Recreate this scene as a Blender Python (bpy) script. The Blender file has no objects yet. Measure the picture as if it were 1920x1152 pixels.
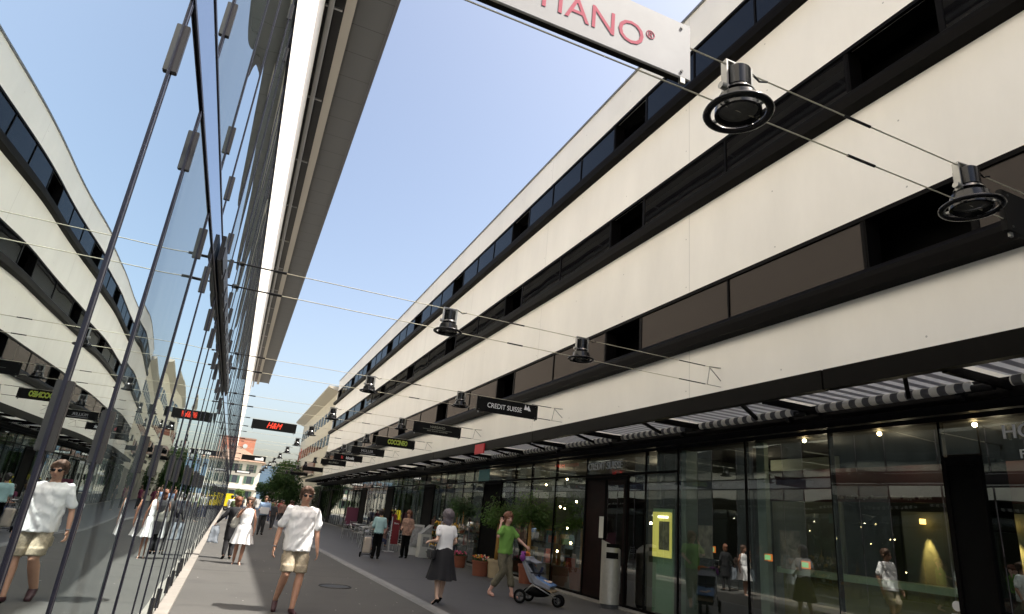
import bpy, bmesh, math, random
from mathutils import Vector, Matrix, Euler, noise
random.seed(7)
R = math.radians
S = bpy.context.scene
C = S.collection
# ------------------------------------------------------------------ camera
cam = bpy.data.objects.new('camera', bpy.data.cameras.new('camera')); C.objects.link(cam)
cam.data.sensor_width = 36; cam.data.lens = 21.91; cam.data.clip_start = .05; cam.data.clip_end = 9000
cam.matrix_world = Matrix(((.91321953, -.21012131, -.34911191, 0), (-.39695082, -.26536572, -.87864161, 0),
                           (.09197899, .94097294, -.32574499, 1.6), (0, 0, 0, 1)))
S.camera = cam
# ------------------------------------------------------------------ sky, sun, exposure
w = bpy.data.worlds.new('World'); S.world = w; w.use_nodes = True
nt = w.node_tree; bg = nt.nodes['Background']
sky = nt.nodes.new('ShaderNodeTexSky'); sky.sky_type = 'NISHITA'; sky.sun_disc = False
to_sun = Vector((.52, -.26, 1)).normalized()
sky.sun_elevation = math.asin(to_sun.z); sky.sun_rotation = math.atan2(to_sun.x, to_sun.y)
sky.altitude = 400; sky.air_density = 1.0; sky.dust_density = 6.0; sky.ozone_density = 1.0
wb = nt.nodes.new('ShaderNodeVectorMath'); wb.operation = 'MULTIPLY'; wb.inputs[1].default_value = (1, .935, .855)   # white balance
nt.links.new(sky.outputs[0], wb.inputs[0]); nt.links.new(wb.outputs[0], bg.inputs[0]); bg.inputs[1].default_value = .138
sun = bpy.data.objects.new('sun', bpy.data.lights.new('sun', 'SUN')); C.objects.link(sun)
sun.data.energy = 5.0; sun.data.angle = R(.53); sun.data.color = (1, .95, .87)
sun.rotation_euler = to_sun.to_track_quat('Z', 'Y').to_euler(); sun.location = (30, -20, 60)
S.view_settings.view_transform = 'Standard'; S.view_settings.look = 'None'
S.view_settings.exposure = 1.28; S.view_settings.gamma = 1
S.cycles.caustics_reflective = True; S.cycles.blur_glossy = .04
S.cycles.max_bounces = 10; S.cycles.transparent_max_bounces = 12; S.cycles.sample_clamp_indirect = 12

# ------------------------------------------------------------------ materials
def N(nt, t, **k):
    n = nt.nodes.new(t)
    for a, b in k.items():
        if a.startswith('i_'): n.inputs[a[2:].replace('_', ' ')].default_value = b
        else: setattr(n, a, b)
    return n
MC = {}
def mat(name, col, rough=.6, metal=0, var=0, scale=6, bump=0, bscale=40, spec=.5, coat=0):
    if name in MC: return MC[name]
    m = bpy.data.materials.new(name); m.use_nodes = True; t = m.node_tree; b = t.nodes['Principled BSDF']
    b.inputs['Base Color'].default_value = (*col, 1); b.inputs['Roughness'].default_value = rough
    b.inputs['Metallic'].default_value = metal; b.inputs['Specular IOR Level'].default_value = spec
    b.inputs['Coat Weight'].default_value = coat
    L = t.links
    if var or bump: g = N(t, 'ShaderNodeTexCoord')
    if var:
        n = N(t, 'ShaderNodeTexNoise', i_Scale=scale, i_Detail=5.0, i_Roughness=.6)
        L.new(g.outputs['Object'], n.inputs['Vector'])
        mr = N(t, 'ShaderNodeMapRange'); mr.inputs[1].default_value = .25; mr.inputs[2].default_value = .75
        mr.inputs[3].default_value = 1 - var; mr.inputs[4].default_value = 1 + var; L.new(n.outputs[0], mr.inputs[0])
        v = N(t, 'ShaderNodeVectorMath', operation='SCALE'); v.inputs[0].default_value = col
        L.new(mr.outputs[0], v.inputs['Scale']); L.new(v.outputs[0], b.inputs['Base Color'])
    if bump:
        n2 = N(t, 'ShaderNodeTexNoise', i_Scale=bscale, i_Detail=4.0); L.new(g.outputs['Object'], n2.inputs['Vector'])
        bp = N(t, 'ShaderNodeBump', i_Strength=bump, i_Distance=.01)
        L.new(n2.outputs[0], bp.inputs['Height']); L.new(bp.outputs[0], b.inputs['Normal'])
    MC[name] = m; return m
def emis(name, col, s):
    m = bpy.data.materials.new(name); m.use_nodes = True; b = m.node_tree.nodes['Principled BSDF']
    b.inputs['Base Color'].default_value = (*col, 1); b.inputs['Emission Color'].default_value = (*col, 1)
    b.inputs['Emission Strength'].default_value = s; return m
def wavy(t, scale, dist, sy=1, sz=1):
    g = N(t, 'ShaderNodeNewGeometry'); mp = N(t, 'ShaderNodeMapping'); mp.inputs['Scale'].default_value = (1, sy, sz)
    t.links.new(g.outputs['Position'], mp.inputs[0])
    n = N(t, 'ShaderNodeTexNoise', i_Scale=scale, i_Detail=.6); t.links.new(mp.outputs[0], n.inputs['Vector'])
    bp = N(t, 'ShaderNodeBump', i_Strength=1.0, i_Distance=dist)
    t.links.new(n.outputs[0], bp.inputs['Height']); return bp
def mirror_glass(name, tint, under, blend, lo, dist, scale=.55, rough=.0):
    m = bpy.data.materials.new(name); m.use_nodes = True; t = m.node_tree; t.nodes.remove(t.nodes['Principled BSDF'])
    out = t.nodes['Material Output']; gl = N(t, 'ShaderNodeBsdfGlossy', i_Roughness=rough); gl.inputs[0].default_value = (*tint, 1)
    df = N(t, 'ShaderNodeBsdfDiffuse'); df.inputs[0].default_value = (*under, 1)
    mx = N(t, 'ShaderNodeMixShader'); lw = N(t, 'ShaderNodeLayerWeight', i_Blend=blend)
    mr = N(t, 'ShaderNodeMapRange'); mr.inputs[3].default_value = lo; mr.inputs[4].default_value = 1
    t.links.new(lw.outputs['Fresnel'], mr.inputs[0]); t.links.new(mr.outputs[0], mx.inputs[0])
    t.links.new(df.outputs[0], mx.inputs[1]); t.links.new(gl.outputs[0], mx.inputs[2]); t.links.new(mx.outputs[0], out.inputs[0])
    if dist > .005:
        g = N(t, 'ShaderNodeNewGeometry'); mp = N(t, 'ShaderNodeMapping'); mp.inputs['Scale'].default_value = (1, 9, .35); t.links.new(g.outputs['Position'], mp.inputs[0])
        n = N(t, 'ShaderNodeTexNoise', i_Scale=1.1, i_Detail=7.0, i_Roughness=.65); t.links.new(mp.outputs[0], n.inputs['Vector'])
        m2 = N(t, 'ShaderNodeMapRange'); m2.inputs[1].default_value = .35; m2.inputs[2].default_value = .8; m2.inputs[3].default_value = .7; m2.inputs[4].default_value = 1.9; t.links.new(n.outputs[0], m2.inputs[0])
        v = N(t, 'ShaderNodeVectorMath', operation='SCALE'); v.inputs[0].default_value = under; t.links.new(m2.outputs[0], v.inputs['Scale']); t.links.new(v.outputs[0], df.inputs[0])
    if dist:
        bp = wavy(t, scale, dist); t.links.new(bp.outputs[0], gl.inputs['Normal'])
    return m
def clear_glass(name, tint, lo, hi, dist=0, blend=.45, thru=(.9, .93, .915)):
    m = bpy.data.materials.new(name); m.use_nodes = True; t = m.node_tree; t.nodes.remove(t.nodes['Principled BSDF'])
    out = t.nodes['Material Output']; gl = N(t, 'ShaderNodeBsdfGlossy', i_Roughness=0.0); gl.inputs[0].default_value = (*tint, 1)
    tr = N(t, 'ShaderNodeBsdfTransparent'); tr.inputs[0].default_value = (*thru, 1)
    mx = N(t, 'ShaderNodeMixShader'); lw = N(t, 'ShaderNodeLayerWeight', i_Blend=blend)
    mr = N(t, 'ShaderNodeMapRange'); mr.inputs[3].default_value = lo; mr.inputs[4].default_value = hi
    t.links.new(lw.outputs['Fresnel'], mr.inputs[0]); gb_ = N(t, 'ShaderNodeNewGeometry'); f1 = N(t, 'ShaderNodeMath', operation='SUBTRACT'); f1.inputs[0].default_value = 1; t.links.new(gb_.outputs['Backfacing'], f1.inputs[1]); f2 = N(t, 'ShaderNodeMath', operation='MULTIPLY'); t.links.new(f1.outputs[0], f2.inputs[0]); t.links.new(mr.outputs[0], f2.inputs[1]); t.links.new(f2.outputs[0], mx.inputs[0])
    t.links.new(tr.outputs[0], mx.inputs[1]); t.links.new(gl.outputs[0], mx.inputs[2]); t.links.new(mx.outputs[0], out.inputs[0])
    if dist:
        bp = wavy(t, .5, dist); t.links.new(bp.outputs[0], gl.inputs['Normal'])
    return m
def pos_math(t):
    g = N(t, 'ShaderNodeNewGeometry'); s = N(t, 'ShaderNodeSeparateXYZ'); t.links.new(g.outputs['Position'], s.inputs[0]); return g, s
def M1(t, op, a, b=None):
    n = N(t, 'ShaderNodeMath', operation=op)
    for i, x in enumerate((a, b)):
        if x is None: continue
        if isinstance(x, (int, float)): n.inputs[i].default_value = x
        else: t.links.new(x, n.inputs[i])
    return n.outputs[0]
def concrete(name, col):
    m = mat(name, col, .58); t = m.node_tree; L = t.links; b = t.nodes['Principled BSDF']
    g, s = pos_math(t)
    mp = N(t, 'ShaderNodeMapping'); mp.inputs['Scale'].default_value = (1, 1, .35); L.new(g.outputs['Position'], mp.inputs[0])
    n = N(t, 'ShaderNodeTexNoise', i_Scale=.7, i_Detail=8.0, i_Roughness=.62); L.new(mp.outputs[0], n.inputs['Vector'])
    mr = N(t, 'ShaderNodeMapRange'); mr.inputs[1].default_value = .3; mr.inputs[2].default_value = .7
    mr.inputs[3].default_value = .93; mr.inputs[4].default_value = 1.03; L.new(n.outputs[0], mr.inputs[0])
    j = M1(t, 'PINGPONG', M1(t, 'ADD', s.outputs[1], 103.1), 4.075)      # cast joints every 8.15 m
    j = M1(t, 'GREATER_THAN', j, .012)
    hy = M1(t, 'PINGPONG', M1(t, 'ADD', s.outputs[1], 100.4), 1.36); hz = M1(t, 'PINGPONG', M1(t, 'ADD', s.outputs[2], 20.1), .62)
    h = M1(t, 'ADD', M1(t, 'MULTIPLY', hy, hy), M1(t, 'MULTIPLY', hz, hz)); h = M1(t, 'GREATER_THAN', h, .00028)
    f = M1(t, 'MULTIPLY', M1(t, 'ADD', M1(t, 'MULTIPLY', j, .22), .78), M1(t, 'ADD', M1(t, 'MULTIPLY', h, .45), .55))
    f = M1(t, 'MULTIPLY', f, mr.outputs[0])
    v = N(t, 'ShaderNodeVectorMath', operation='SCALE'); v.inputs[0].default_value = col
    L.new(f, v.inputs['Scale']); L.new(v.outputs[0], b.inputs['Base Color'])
    bp = N(t, 'ShaderNodeBump', i_Strength=.12, i_Distance=.02); L.new(n.outputs[0], bp.inputs['Height']); L.new(bp.outputs[0], b.inputs['Normal'])
    return m
def asphalt(name, col, speck, rough=.85, patch=.22):
    m = mat(name, col, rough); t = m.node_tree; L = t.links; b = t.nodes['Principled BSDF']; g, s = pos_math(t)
    n = N(t, 'ShaderNodeTexNoise', i_Scale=.35, i_Detail=8.0, i_Roughness=.6); L.new(g.outputs['Position'], n.inputs['Vector'])
    n2 = N(t, 'ShaderNodeTexNoise', i_Scale=60.0, i_Detail=3.0); L.new(g.outputs['Position'], n2.inputs['Vector'])
    a = M1(t, 'ADD', M1(t, 'MULTIPLY', n.outputs[0], patch * 2.2), M1(t, 'MULTIPLY', n2.outputs[0], .5))
    a = M1(t, 'ADD', a, .75 - patch * 1.1)
    v = N(t, 'ShaderNodeVectorMath', operation='SCALE'); v.inputs[0].default_value = col; L.new(a, v.inputs['Scale'])
    vo = N(t, 'ShaderNodeTexVoronoi', i_Scale=3.8); L.new(g.outputs['Position'], vo.inputs['Vector'])
    wn = N(t, 'ShaderNodeTexWhiteNoise'); L.new(vo.outputs['Position'], wn.inputs['Vector'])
    d = M1(t, 'LESS_THAN', vo.outputs['Distance'], M1(t, 'MULTIPLY', wn.outputs[0], speck))
    mx = N(t, 'ShaderNodeMix', data_type='RGBA'); L.new(d, mx.inputs[0]); L.new(v.outputs[0], mx.inputs[6]); mx.inputs[7].default_value = (.42, .41, .38, 1)
    cv = N(t, 'ShaderNodeTexVoronoi', i_Scale=.16, feature='DISTANCE_TO_EDGE'); dn = N(t, 'ShaderNodeTexNoise', i_Scale=1.3, i_Detail=5.0); L.new(g.outputs['Position'], dn.inputs['Vector'])
    ad = N(t, 'ShaderNodeMixRGB'); ad.inputs[0].default_value = .35; L.new(g.outputs['Position'], ad.inputs[1]); L.new(dn.outputs[1], ad.inputs[2]); L.new(ad.outputs[0], cv.inputs['Vector'])
    ck = M1(t, 'ADD', M1(t, 'MULTIPLY', M1(t, 'GREATER_THAN', cv.outputs['Distance'], .006), .3), .7)
    st = N(t, 'ShaderNodeTexNoise', i_Scale=1.1, i_Detail=6.0, i_Roughness=.7); L.new(g.outputs['Position'], st.inputs['Vector'])
    sr = N(t, 'ShaderNodeMapRange'); sr.inputs[1].default_value = .52; sr.inputs[2].default_value = .75; sr.inputs[3].default_value = 1; sr.inputs[4].default_value = .72; L.new(st.outputs[0], sr.inputs[0])
    fin = N(t, 'ShaderNodeVectorMath', operation='SCALE'); L.new(mx.outputs[2], fin.inputs[0]); L.new(M1(t, 'MULTIPLY', ck, sr.outputs[0]), fin.inputs['Scale'])
    L.new(fin.outputs[0], b.inputs['Base Color'])
    bp = N(t, 'ShaderNodeBump', i_Strength=.35, i_Distance=.004); L.new(n2.outputs[0], bp.inputs['Height']); L.new(bp.outputs[0], b.inputs['Normal'])
    return m
def stripes(name, c1, c2, period, off=0, transl=0):
    m = bpy.data.materials.new(name); m.use_nodes = True; t = m.node_tree; b = t.nodes['Principled BSDF']; L = t.links
    g, s = pos_math(t)
    f = M1(t, 'GREATER_THAN', M1(t, 'FRACT', M1(t, 'DIVIDE', M1(t, 'ADD', s.outputs[1], 100 + off), period)), .5)
    mx = N(t, 'ShaderNodeMix', data_type='RGBA'); L.new(f, mx.inputs[0]); mx.inputs[6].default_value = (*c1, 1); mx.inputs[7].default_value = (*c2, 1)
    L.new(mx.outputs[2], b.inputs['Base Color']); b.inputs['Roughness'].default_value = .9
    if transl:
        tr = N(t, 'ShaderNodeBsdfTranslucent'); L.new(mx.outputs[2], tr.inputs[0]); ms = N(t, 'ShaderNodeMixShader'); ms.inputs[0].default_value = transl
        L.new(b.outputs[0], ms.inputs[1]); L.new(tr.outputs[0], ms.inputs[2]); L.new(ms.outputs[0], t.nodes['Material Output'].inputs[0])
    return m
black = mat('black_metal', (.006, .006, .007), .4, 0, .3, 3, spec=.25)
blackm = mat('black_matte', (.003, .003, .003), .8, spec=.1)
alu = mat('aluminium', (.3, .3, .29), .36, .9, .12, 9)
steel = mat('brushed_steel', (.55, .54, .52), .28, 1, .1, 12)
dgrey = mat('dark_grey', (.05, .05, .052), .5, 0, .2, 5)

# ------------------------------------------------------------------ mesh helpers
class MB:
    def __init__(s): s.v = []; s.f = []
    def add(s, v, f):
        o = len(s.v); s.v += [tuple(p) for p in v]; s.f += [tuple(i + o for i in q) for q in f]; return s
    def box(s, x0, x1, y0, y1, z0, z1):
        return s.add([(x0, y0, z0), (x1, y0, z0), (x1, y1, z0), (x0, y1, z0), (x0, y0, z1), (x1, y0, z1), (x1, y1, z1), (x0, y1, z1)],
                     [(0, 3, 2, 1), (4, 5, 6, 7), (0, 1, 5, 4), (1, 2, 6, 5), (2, 3, 7, 6), (3, 0, 4, 7)])
    def bevbox(s, x0, x1, y0, y1, z0, z1, b=.01):
        bm = bmesh.new(); bmesh.ops.create_cube(bm, size=1)
        for v in bm.verts: v.co = Vector(((x0 + x1) / 2 + v.co.x * (x1 - x0), (y0 + y1) / 2 + v.co.y * (y1 - y0), (z0 + z1) / 2 + v.co.z * (z1 - z0)))
        bmesh.ops.bevel(bm, geom=bm.edges[:], offset=b, segments=2, affect='EDGES'); bm.verts.index_update()
        s.add([v.co for v in bm.verts], [[v.index for v in f.verts] for f in bm.faces]); bm.free(); return s
    def bar(s, p, q, wx, wz, up=(0, 0, 1)):
        p, q = Vector(p), Vector(q); d = (q - p).normalized(); a = d.cross(Vector(up))
        if a.length < 1e-4: a = d.cross(Vector((1, 0, 0)))
        a.normalize(); b = a.cross(d)
        v = [c + a * i * wx / 2 + b * j * wz / 2 for c in (p, q) for i, j in ((-1, -1), (1, -1), (1, 1), (-1, 1))]
        return s.add(v, [(0, 3, 2, 1), (4, 5, 6, 7), (0, 1, 5, 4), (1, 2, 6, 5), (2, 3, 7, 6), (3, 0, 4, 7)])
    def tube(s, p, q, r0, r1=None, n=10, cap=True):
        r1 = r0 if r1 is None else r1; p, q = Vector(p), Vector(q); d = (q - p).normalized()
        a = d.orthogonal().normalized(); b = d.cross(a)
        v = [c + (a * math.cos(6.28318 * i / n) + b * math.sin(6.28318 * i / n)) * r for c, r in ((p, r0), (q, r1)) for i in range(n)]
        f = [(i, (i + 1) % n, n + (i + 1) % n, n + i) for i in range(n)]
        if cap: f += [tuple(range(n))[::-1], tuple(range(n, 2 * n))]
        return s.add(v, f)
    def path(s, pts, r, n=8):
        pts = [Vector(p) for p in pts]; v = []; f = []; a = None
        for k, p in enumerate(pts):
            d = (pts[min(k + 1, len(pts) - 1)] - pts[max(k - 1, 0)]).normalized()
            a = d.orthogonal().normalized() if a is None else (a - d * a.dot(d)).normalized(); b = d.cross(a)
            rr = r[k] if isinstance(r, (list, tuple)) else r
            v += [p + (a * math.cos(6.28318 * i / n) + b * math.sin(6.28318 * i / n)) * rr for i in range(n)]
            if k: f += [((k - 1) * n + i, (k - 1) * n + (i + 1) % n, k * n + (i + 1) % n, k * n + i) for i in range(n)]
        f += [tuple(range(n))[::-1], tuple(range((len(pts) - 1) * n, len(pts) * n))]
        return s.add(v, f)
    def lathe(s, prof, c=(0, 0, 0), n=24, ax=None):
        v = []; f = []; c = Vector(c); q = Matrix.Identity(3) if ax is None else Vector(ax).to_track_quat('Z', 'Y').to_matrix()
        for r, z in prof:
            v += [c + q @ Vector((r * math.cos(6.28318 * i / n), r * math.sin(6.28318 * i / n), z)) for i in range(n)]
        for k in range(len(prof) - 1): f += [(k * n + i, k * n + (i + 1) % n, (k + 1) * n + (i + 1) % n, (k + 1) * n + i) for i in range(n)]
        return s.add(v, f)
    def torus(s, c, Rr, r, ax=(0, 0, 1), n=32, m=10):
        q = Vector(ax).to_track_quat('Z', 'Y').to_matrix(); c = Vector(c)
        v = [c + q @ Vector(((Rr + r * math.cos(6.28318 * j / m)) * math.cos(6.28318 * i / n), (Rr + r * math.cos(6.28318 * j / m)) * math.sin(6.28318 * i / n), r * math.sin(6.28318 * j / m))) for i in range(n) for j in range(m)]
        f = [(i * m + j, ((i + 1) % n) * m + j, ((i + 1) % n) * m + (j + 1) % m, i * m + (j + 1) % m) for i in range(n) for j in range(m)]
        return s.add(v, f)
    def prism(s, poly, axis, a, b):     # poly in the two other axes
        n = len(poly)
        def P(u, w, t): return {'x': (t, u, w), 'y': (u, t, w), 'z': (u, w, t)}[axis]
        v = [P(u, w, a) for u, w in poly] + [P(u, w, b) for u, w in poly]
        return s.add(v, [tuple(range(n)), tuple(range(n, 2 * n))[::-1]] + [(i, n + i, n + (i + 1) % n, (i + 1) % n) for i in range(n)])
    def ell(s, c, r, n=14, m=10, rot=None):
        c = Vector(c); q = Matrix.Identity(3) if rot is None else rot; v = []; f = []
        for j in range(1, m):
            t = math.pi * j / m
            for i in range(n):
                p = 6.28318 * i / n; v.append(c + q @ Vector((r[0] * math.sin(t) * math.cos(p), r[1] * math.sin(t) * math.sin(p), r[2] * math.cos(t))))
        v += [c + q @ Vector((0, 0, r[2])), c - q @ Vector((0, 0, r[2]))]; T = len(v) - 2
        for j in range(m - 2): f += [(j * n + i, (j + 1) * n + i, (j + 1) * n + (i + 1) % n, j * n + (i + 1) % n) for i in range(n)]
        f += [(T, i, (i + 1) % n) for i in range(n)] + [(T + 1, (m - 2) * n + (i + 1) % n, (m - 2) * n + i) for i in range(n)]
        return s.add(v, f)
    def cap(s, p, q, r0, r1, n=12):     # closed tapered capsule
        p, q = Vector(p), Vector(q); s.tube(p, q, r0, r1, n); s.ell(p, (r0,) * 3, n, 8); s.ell(q, (r1,) * 3, n, 8); return s
    def mesh(s, name, smooth=False, fix=True):
        me = bpy.data.meshes.new(name); me.from_pydata(s.v, [], s.f)
        if fix:
            bm = bmesh.new(); bm.from_mesh(me); bmesh.ops.recalc_face_normals(bm, faces=bm.faces); bm.to_mesh(me); bm.free()
        if smooth: me.shade_smooth() if smooth is True else None
        me.update(); return me
def part(name, mb, m, parent=None, world=False, smooth=False, kind=None):
    if isinstance(mb, MB):
        if world and parent is not None:
            l = parent.location; mb.v = [(a - l.x, b - l.y, c - l.z) for a, b, c in mb.v]
        me = mb.mesh(name, smooth)
    else: me = mb
    if m is not None and not me.materials: me.materials.append(m)
    o = bpy.data.objects.new(name, me); C.objects.link(o)
    if parent is not None: o.parent = parent
    if kind: o['kind'] = kind
    return o
def smart(o, ang=35):
    me = o.data; me.shade_smooth(); me.set_sharp_from_angle(angle=R(ang)); return o
def tag(o, label, cat, group=None, kind=None):
    o['label'] = label; o['category'] = cat
    if group: o['group'] = group
    if kind: o['kind'] = kind
    return o
def thing(name, label, cat, loc=(0, 0, 0), rz=0, group=None):
    o = bpy.data.objects.new(name, None); C.objects.link(o); o.location = loc; o.rotation_euler = (0, 0, rz)
    o.empty_display_size = .2
    return tag(o, label, cat, group)
def struct(name, mb, m):
    o = part(name, mb, m); o['kind'] = 'structure'; return o
def kids(o, parent, tab):
    for ch in tab.get(o, []):
        c = ch.copy(); C.objects.link(c); c.parent = parent; kids(ch, c, tab)
def dup(root, loc, rz=None, label=None):
    tab = {}
    for o in list(C.objects):
        if o.parent: tab.setdefault(o.parent, []).append(o)
    r = root.copy(); C.objects.link(r); r.location = loc
    if rz is not None: r.rotation_euler = (0, 0, rz)
    if label: r['label'] = label
    kids(root, r, tab); return r
def child(o, p):
    l = p.location; o.parent = p; return o
def text(name, body, size, m, parent, loc, rot, extr=.003, align='CENTER', shear=0, sx=1, bold=0):
    cu = bpy.data.curves.new(name, 'FONT'); cu.body = body; cu.size = size; cu.extrude = extr; cu.align_x = align; cu.align_y = 'CENTER'
    cu.shear = shear; cu.offset = bold; cu.resolution_u = 3
    t = bpy.data.objects.new(name, cu); C.objects.link(t); dg = bpy.context.evaluated_depsgraph_get()
    me = bpy.data.meshes.new_from_object(t.evaluated_get(dg)); bpy.data.objects.remove(t); bpy.data.curves.remove(cu)
    me.transform(Matrix.Translation(loc) @ Euler(rot).to_matrix().to_4x4() @ Matrix.Diagonal((sx, 1, 1, 1)))
    me.materials.clear(); me.name = name; return part(name, me, m, parent)
FR = (R(90), 0, 0)            # text upright, read from -Y
# ================================================================== ground
g_left = asphalt('asphalt', (.056, .054, .05), .08); g_right = asphalt('smooth_asphalt', (.052, .051, .053), .02, .6, .1)
stone = mat('kerb_stone', (.2, .185, .165), .8, 0, .15, 5); sill = mat('sill_stone', (.2, .19, .17), .7, 0, .15, 4)
def kx(y): return 3.93 - .0245 * y
m = MB(); m.add([(-900, -60, -.02), (900, -60, -.02), (900, 3000, -.02), (-900, 3000, -.02)], [(0, 1, 2, 3)]); struct('ground', m, mat('town_ground', (.16, .155, .14), .9, 0, .2, .05))
m = MB(); ys = [-25 + 5 * i for i in range(30)]
for a, b in zip(ys, ys[1:]): m.add([(-.6, a, 0), (kx(a), a, 0), (kx(b), b, 0), (-.6, b, 0)], [(0, 1, 2, 3)])
struct('road', m, g_left)
m = MB()
for a, b in zip(ys, ys[1:]): m.add([(kx(a) + .2, a, .03), (9.0, a, .03), (9.0, b, .03), (kx(b) + .2, b, .03)], [(0, 1, 2, 3)])
struct('pavement', m, g_right)
m = MB()
for a, b in zip(ys, ys[1:]):
    x, X = kx(a), kx(b); m.add([(x, a, 0), (x + .03, a, .034), (x + .205, a, .034), (x + .205, a, 0), (X, b, 0), (X + .03, b, .034), (X + .205, b, .034), (X + .205, b, 0)], [(0, 4, 5, 1), (1, 5, 6, 2), (2, 6, 7, 3)])
struct('kerb', m, mat('kerb_grey', (.17, .17, .17), .8, 0, .15, 3))
m = MB().box(-.6, -.43, -25, 112, -.02, .05); struct('plinth_kerb', m, stone)
t = thing('manhole_cover', 'round cast iron manhole cover set in the shaded lane', 'manhole cover', (2.4, 14.5, 0))
part('lid', MB().tube((0, 0, -.02), (0, 0, .006), .3, n=32), mat('cast_iron', (.04, .038, .035), .5, .6, .3, 20), t); part('lid_ring', MB().torus((0, 0, .004), .33, .012, n=32, m=6), MC['cast_iron'], t)
m = MB().box(8.25, 8.55, -14, 73, .0, .05); struct('shop_step', m, sill)

# ================================================================== left glass building
gb = thing('glass_building', 'tall building faced with mirror glass panes under a white upper wall and deep grey eaves', 'building', (-.6, 0, 0))
mg = mirror_glass('mirror_glass', (.82, .9, .91), (.032, .04, .042), .66, .2, .016, .52)
spg = mirror_glass('spandrel_glass', (.78, .86, .95), (.03, .04, .06), .6, .5, .004)
glx = -.6
def pane(y0, y1, z0, z1, k):
    # a real pane: slightly bowed sheet, its own tilt
    rnd = random.Random(k); ny, nz = 6, 8; bw = rnd.uniform(-.0035, .0045) * (y1 - y0); ta = rnd.uniform(-.0012, .0012); tb = rnd.uniform(-.001, .001)
    v = []; f = []
    for j in range(nz + 1):
        for i in range(ny + 1):
            a, c = i / ny, j / nz
            d = bw * 4 * a * (1 - a) * math.sin(math.pi * c) + ta * (a - .5) * (y1 - y0) + tb * (c - .5) * (z1 - z0)
            v.append((glx + d, y0 + (y1 - y0) * a, z0 + (z1 - z0) * c))
    for j in range(nz):
        for i in range(ny): q = j * (ny + 1) + i; f.append((q, q + 1, q + ny + 2, q + ny + 1))
    return v, f
rail = mat('purple_black_rail', (.011, .01, .019), .35, .4)
k = 0; rest = MB(); mulls = MB(); nclamp = 0; crest = MB(); mrest = MB()
P0 = 2.57 - 2.3 * 3
for p in range(48):
    a = P0 + 2.3 * p
    for y0, y1 in ((a, a + .88), (a + .88, a + 2.3)):
        for z0, z1 in ((.07, 3.58), (3.98, 8.0)):
            k += 1; v, f = pane(y0 + .012, y1 - .012, z0, z1, k)
            if y0 > -1.5 and y0 < 52: o = part('window', MB().add(v, f), mg, gb, True, True)
            else: rest.add(v, f)
        # mullion: two slim dark rods with an aluminium cap
        mm = MB()
        for z0, z1 in ((.05, 3.6), (3.98, 8.0)):
            mm.box(glx, glx + .007, y0 - .021, y0 - .011, z0, z1); mm.box(glx, glx + .007, y0 + .011, y0 + .021, z0, z1)
        cap_ = MB()
        for z0, z1 in ((.05, 3.6), (3.98, 8.0)): cap_.box(glx, glx + .005, y0 - .0105, y0 + .0105, z0, z1)
        near = -1.5 < y0 < 36
        if near:
            mo = part('mullion', mm, rail, gb, True); cp = part('mullion_cap', cap_, mat('cap_metal', (.3, .3, .33), .3, .9), mo); cp.data.transform(Matrix.Translation((.6, 0, 0)))
        else: mrest.add(mm.v, mm.f)
        for z0 in (.08, 1.68, 3.22, 4.12) + ((7.4,) if p % 2 else ()):
            dd = .024 if y0 < 16 else .008
            cl = MB().bevbox(glx + .003, glx + .004 + dd, y0 - .014, y0 + .014, z0, z0 + .24, .003)
            if near and y0 < 16: part('clamp', cl, mat('clamp_metal', (.05, .047, .045), .4, .7), gb, True)
            else: crest.add(cl.v, cl.f)
part('far_clamps', crest, MC['clamp_metal'], gb, True, False, 'stuff')
part('far_windows', rest, mg, gb, True, True, 'stuff'); part('far_mullions', mrest, rail, gb, True, False, 'stuff')
Y0, Y1 = P0, P0 + 2.3 * 48

part('rail', MB().box(glx, glx + .012, Y0, Y1, 3.6, 3.62), rail, gb, True); part('rail', MB().box(glx, glx + .012, Y0, Y1, 3.93, 3.95), rail, gb, True)
part('rail', MB().box(glx, glx + .02, Y0, Y1, 8.0, 8.06), rail, gb, True)
part('spandrel', MB().box(glx - .05, glx + .006, Y0, Y1, 3.622, 3.928), spg, gb, True)
lv = MB().box(glx + .021, glx + .055, 6.1, 15.2, 3.66, 3.91)
for i in range(14): lv.box(glx + .056, glx + .07, 6.1 + .65 * i, 6.1 + .65 * i + .5, 3.68, 3.70 + .1)
part('louvre_panel', lv, black, gb, True)
wh = mat('white_render', (.84, .81, .73), .75, 0, .06, 1.5)
part('wall', MB().box(-16, glx, Y0, Y1, 8.06, 18.2), wh, gb, True)
part('core', MB().box(-16, glx - .12, Y0, Y1, .02, 8.05), dgrey, gb, True)
part('gutter_pipe', MB().tube((glx + .22, Y0, 18.25), (glx + .22, 107, 18.25), .1), mat('zinc', (.3, .3, .3), .4, .6), gb, True, True)
for i in range(19): part('gutter_bracket', MB().box(glx, glx + .62, -4 + 5.8 * i, -4 + 5.8 * i + .09, 18.3, 18.36), MC['zinc'], gb, True)
part('eaves_beam', MB().box(.08, .42, Y0, 104, 18.22, 18.62), mat('beige_beam', (.42, .39, .34), .7), gb, True)
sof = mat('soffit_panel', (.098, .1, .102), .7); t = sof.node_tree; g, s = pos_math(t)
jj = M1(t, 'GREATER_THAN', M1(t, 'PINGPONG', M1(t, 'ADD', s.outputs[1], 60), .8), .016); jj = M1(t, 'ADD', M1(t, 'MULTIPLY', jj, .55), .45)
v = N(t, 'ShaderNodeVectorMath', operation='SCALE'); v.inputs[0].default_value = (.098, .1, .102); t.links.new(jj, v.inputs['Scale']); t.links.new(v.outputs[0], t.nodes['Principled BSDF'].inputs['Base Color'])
part('soffit', MB().box(.42, 1.72, Y0, 104, 18.6, 18.68), sof, gb, True)
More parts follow.
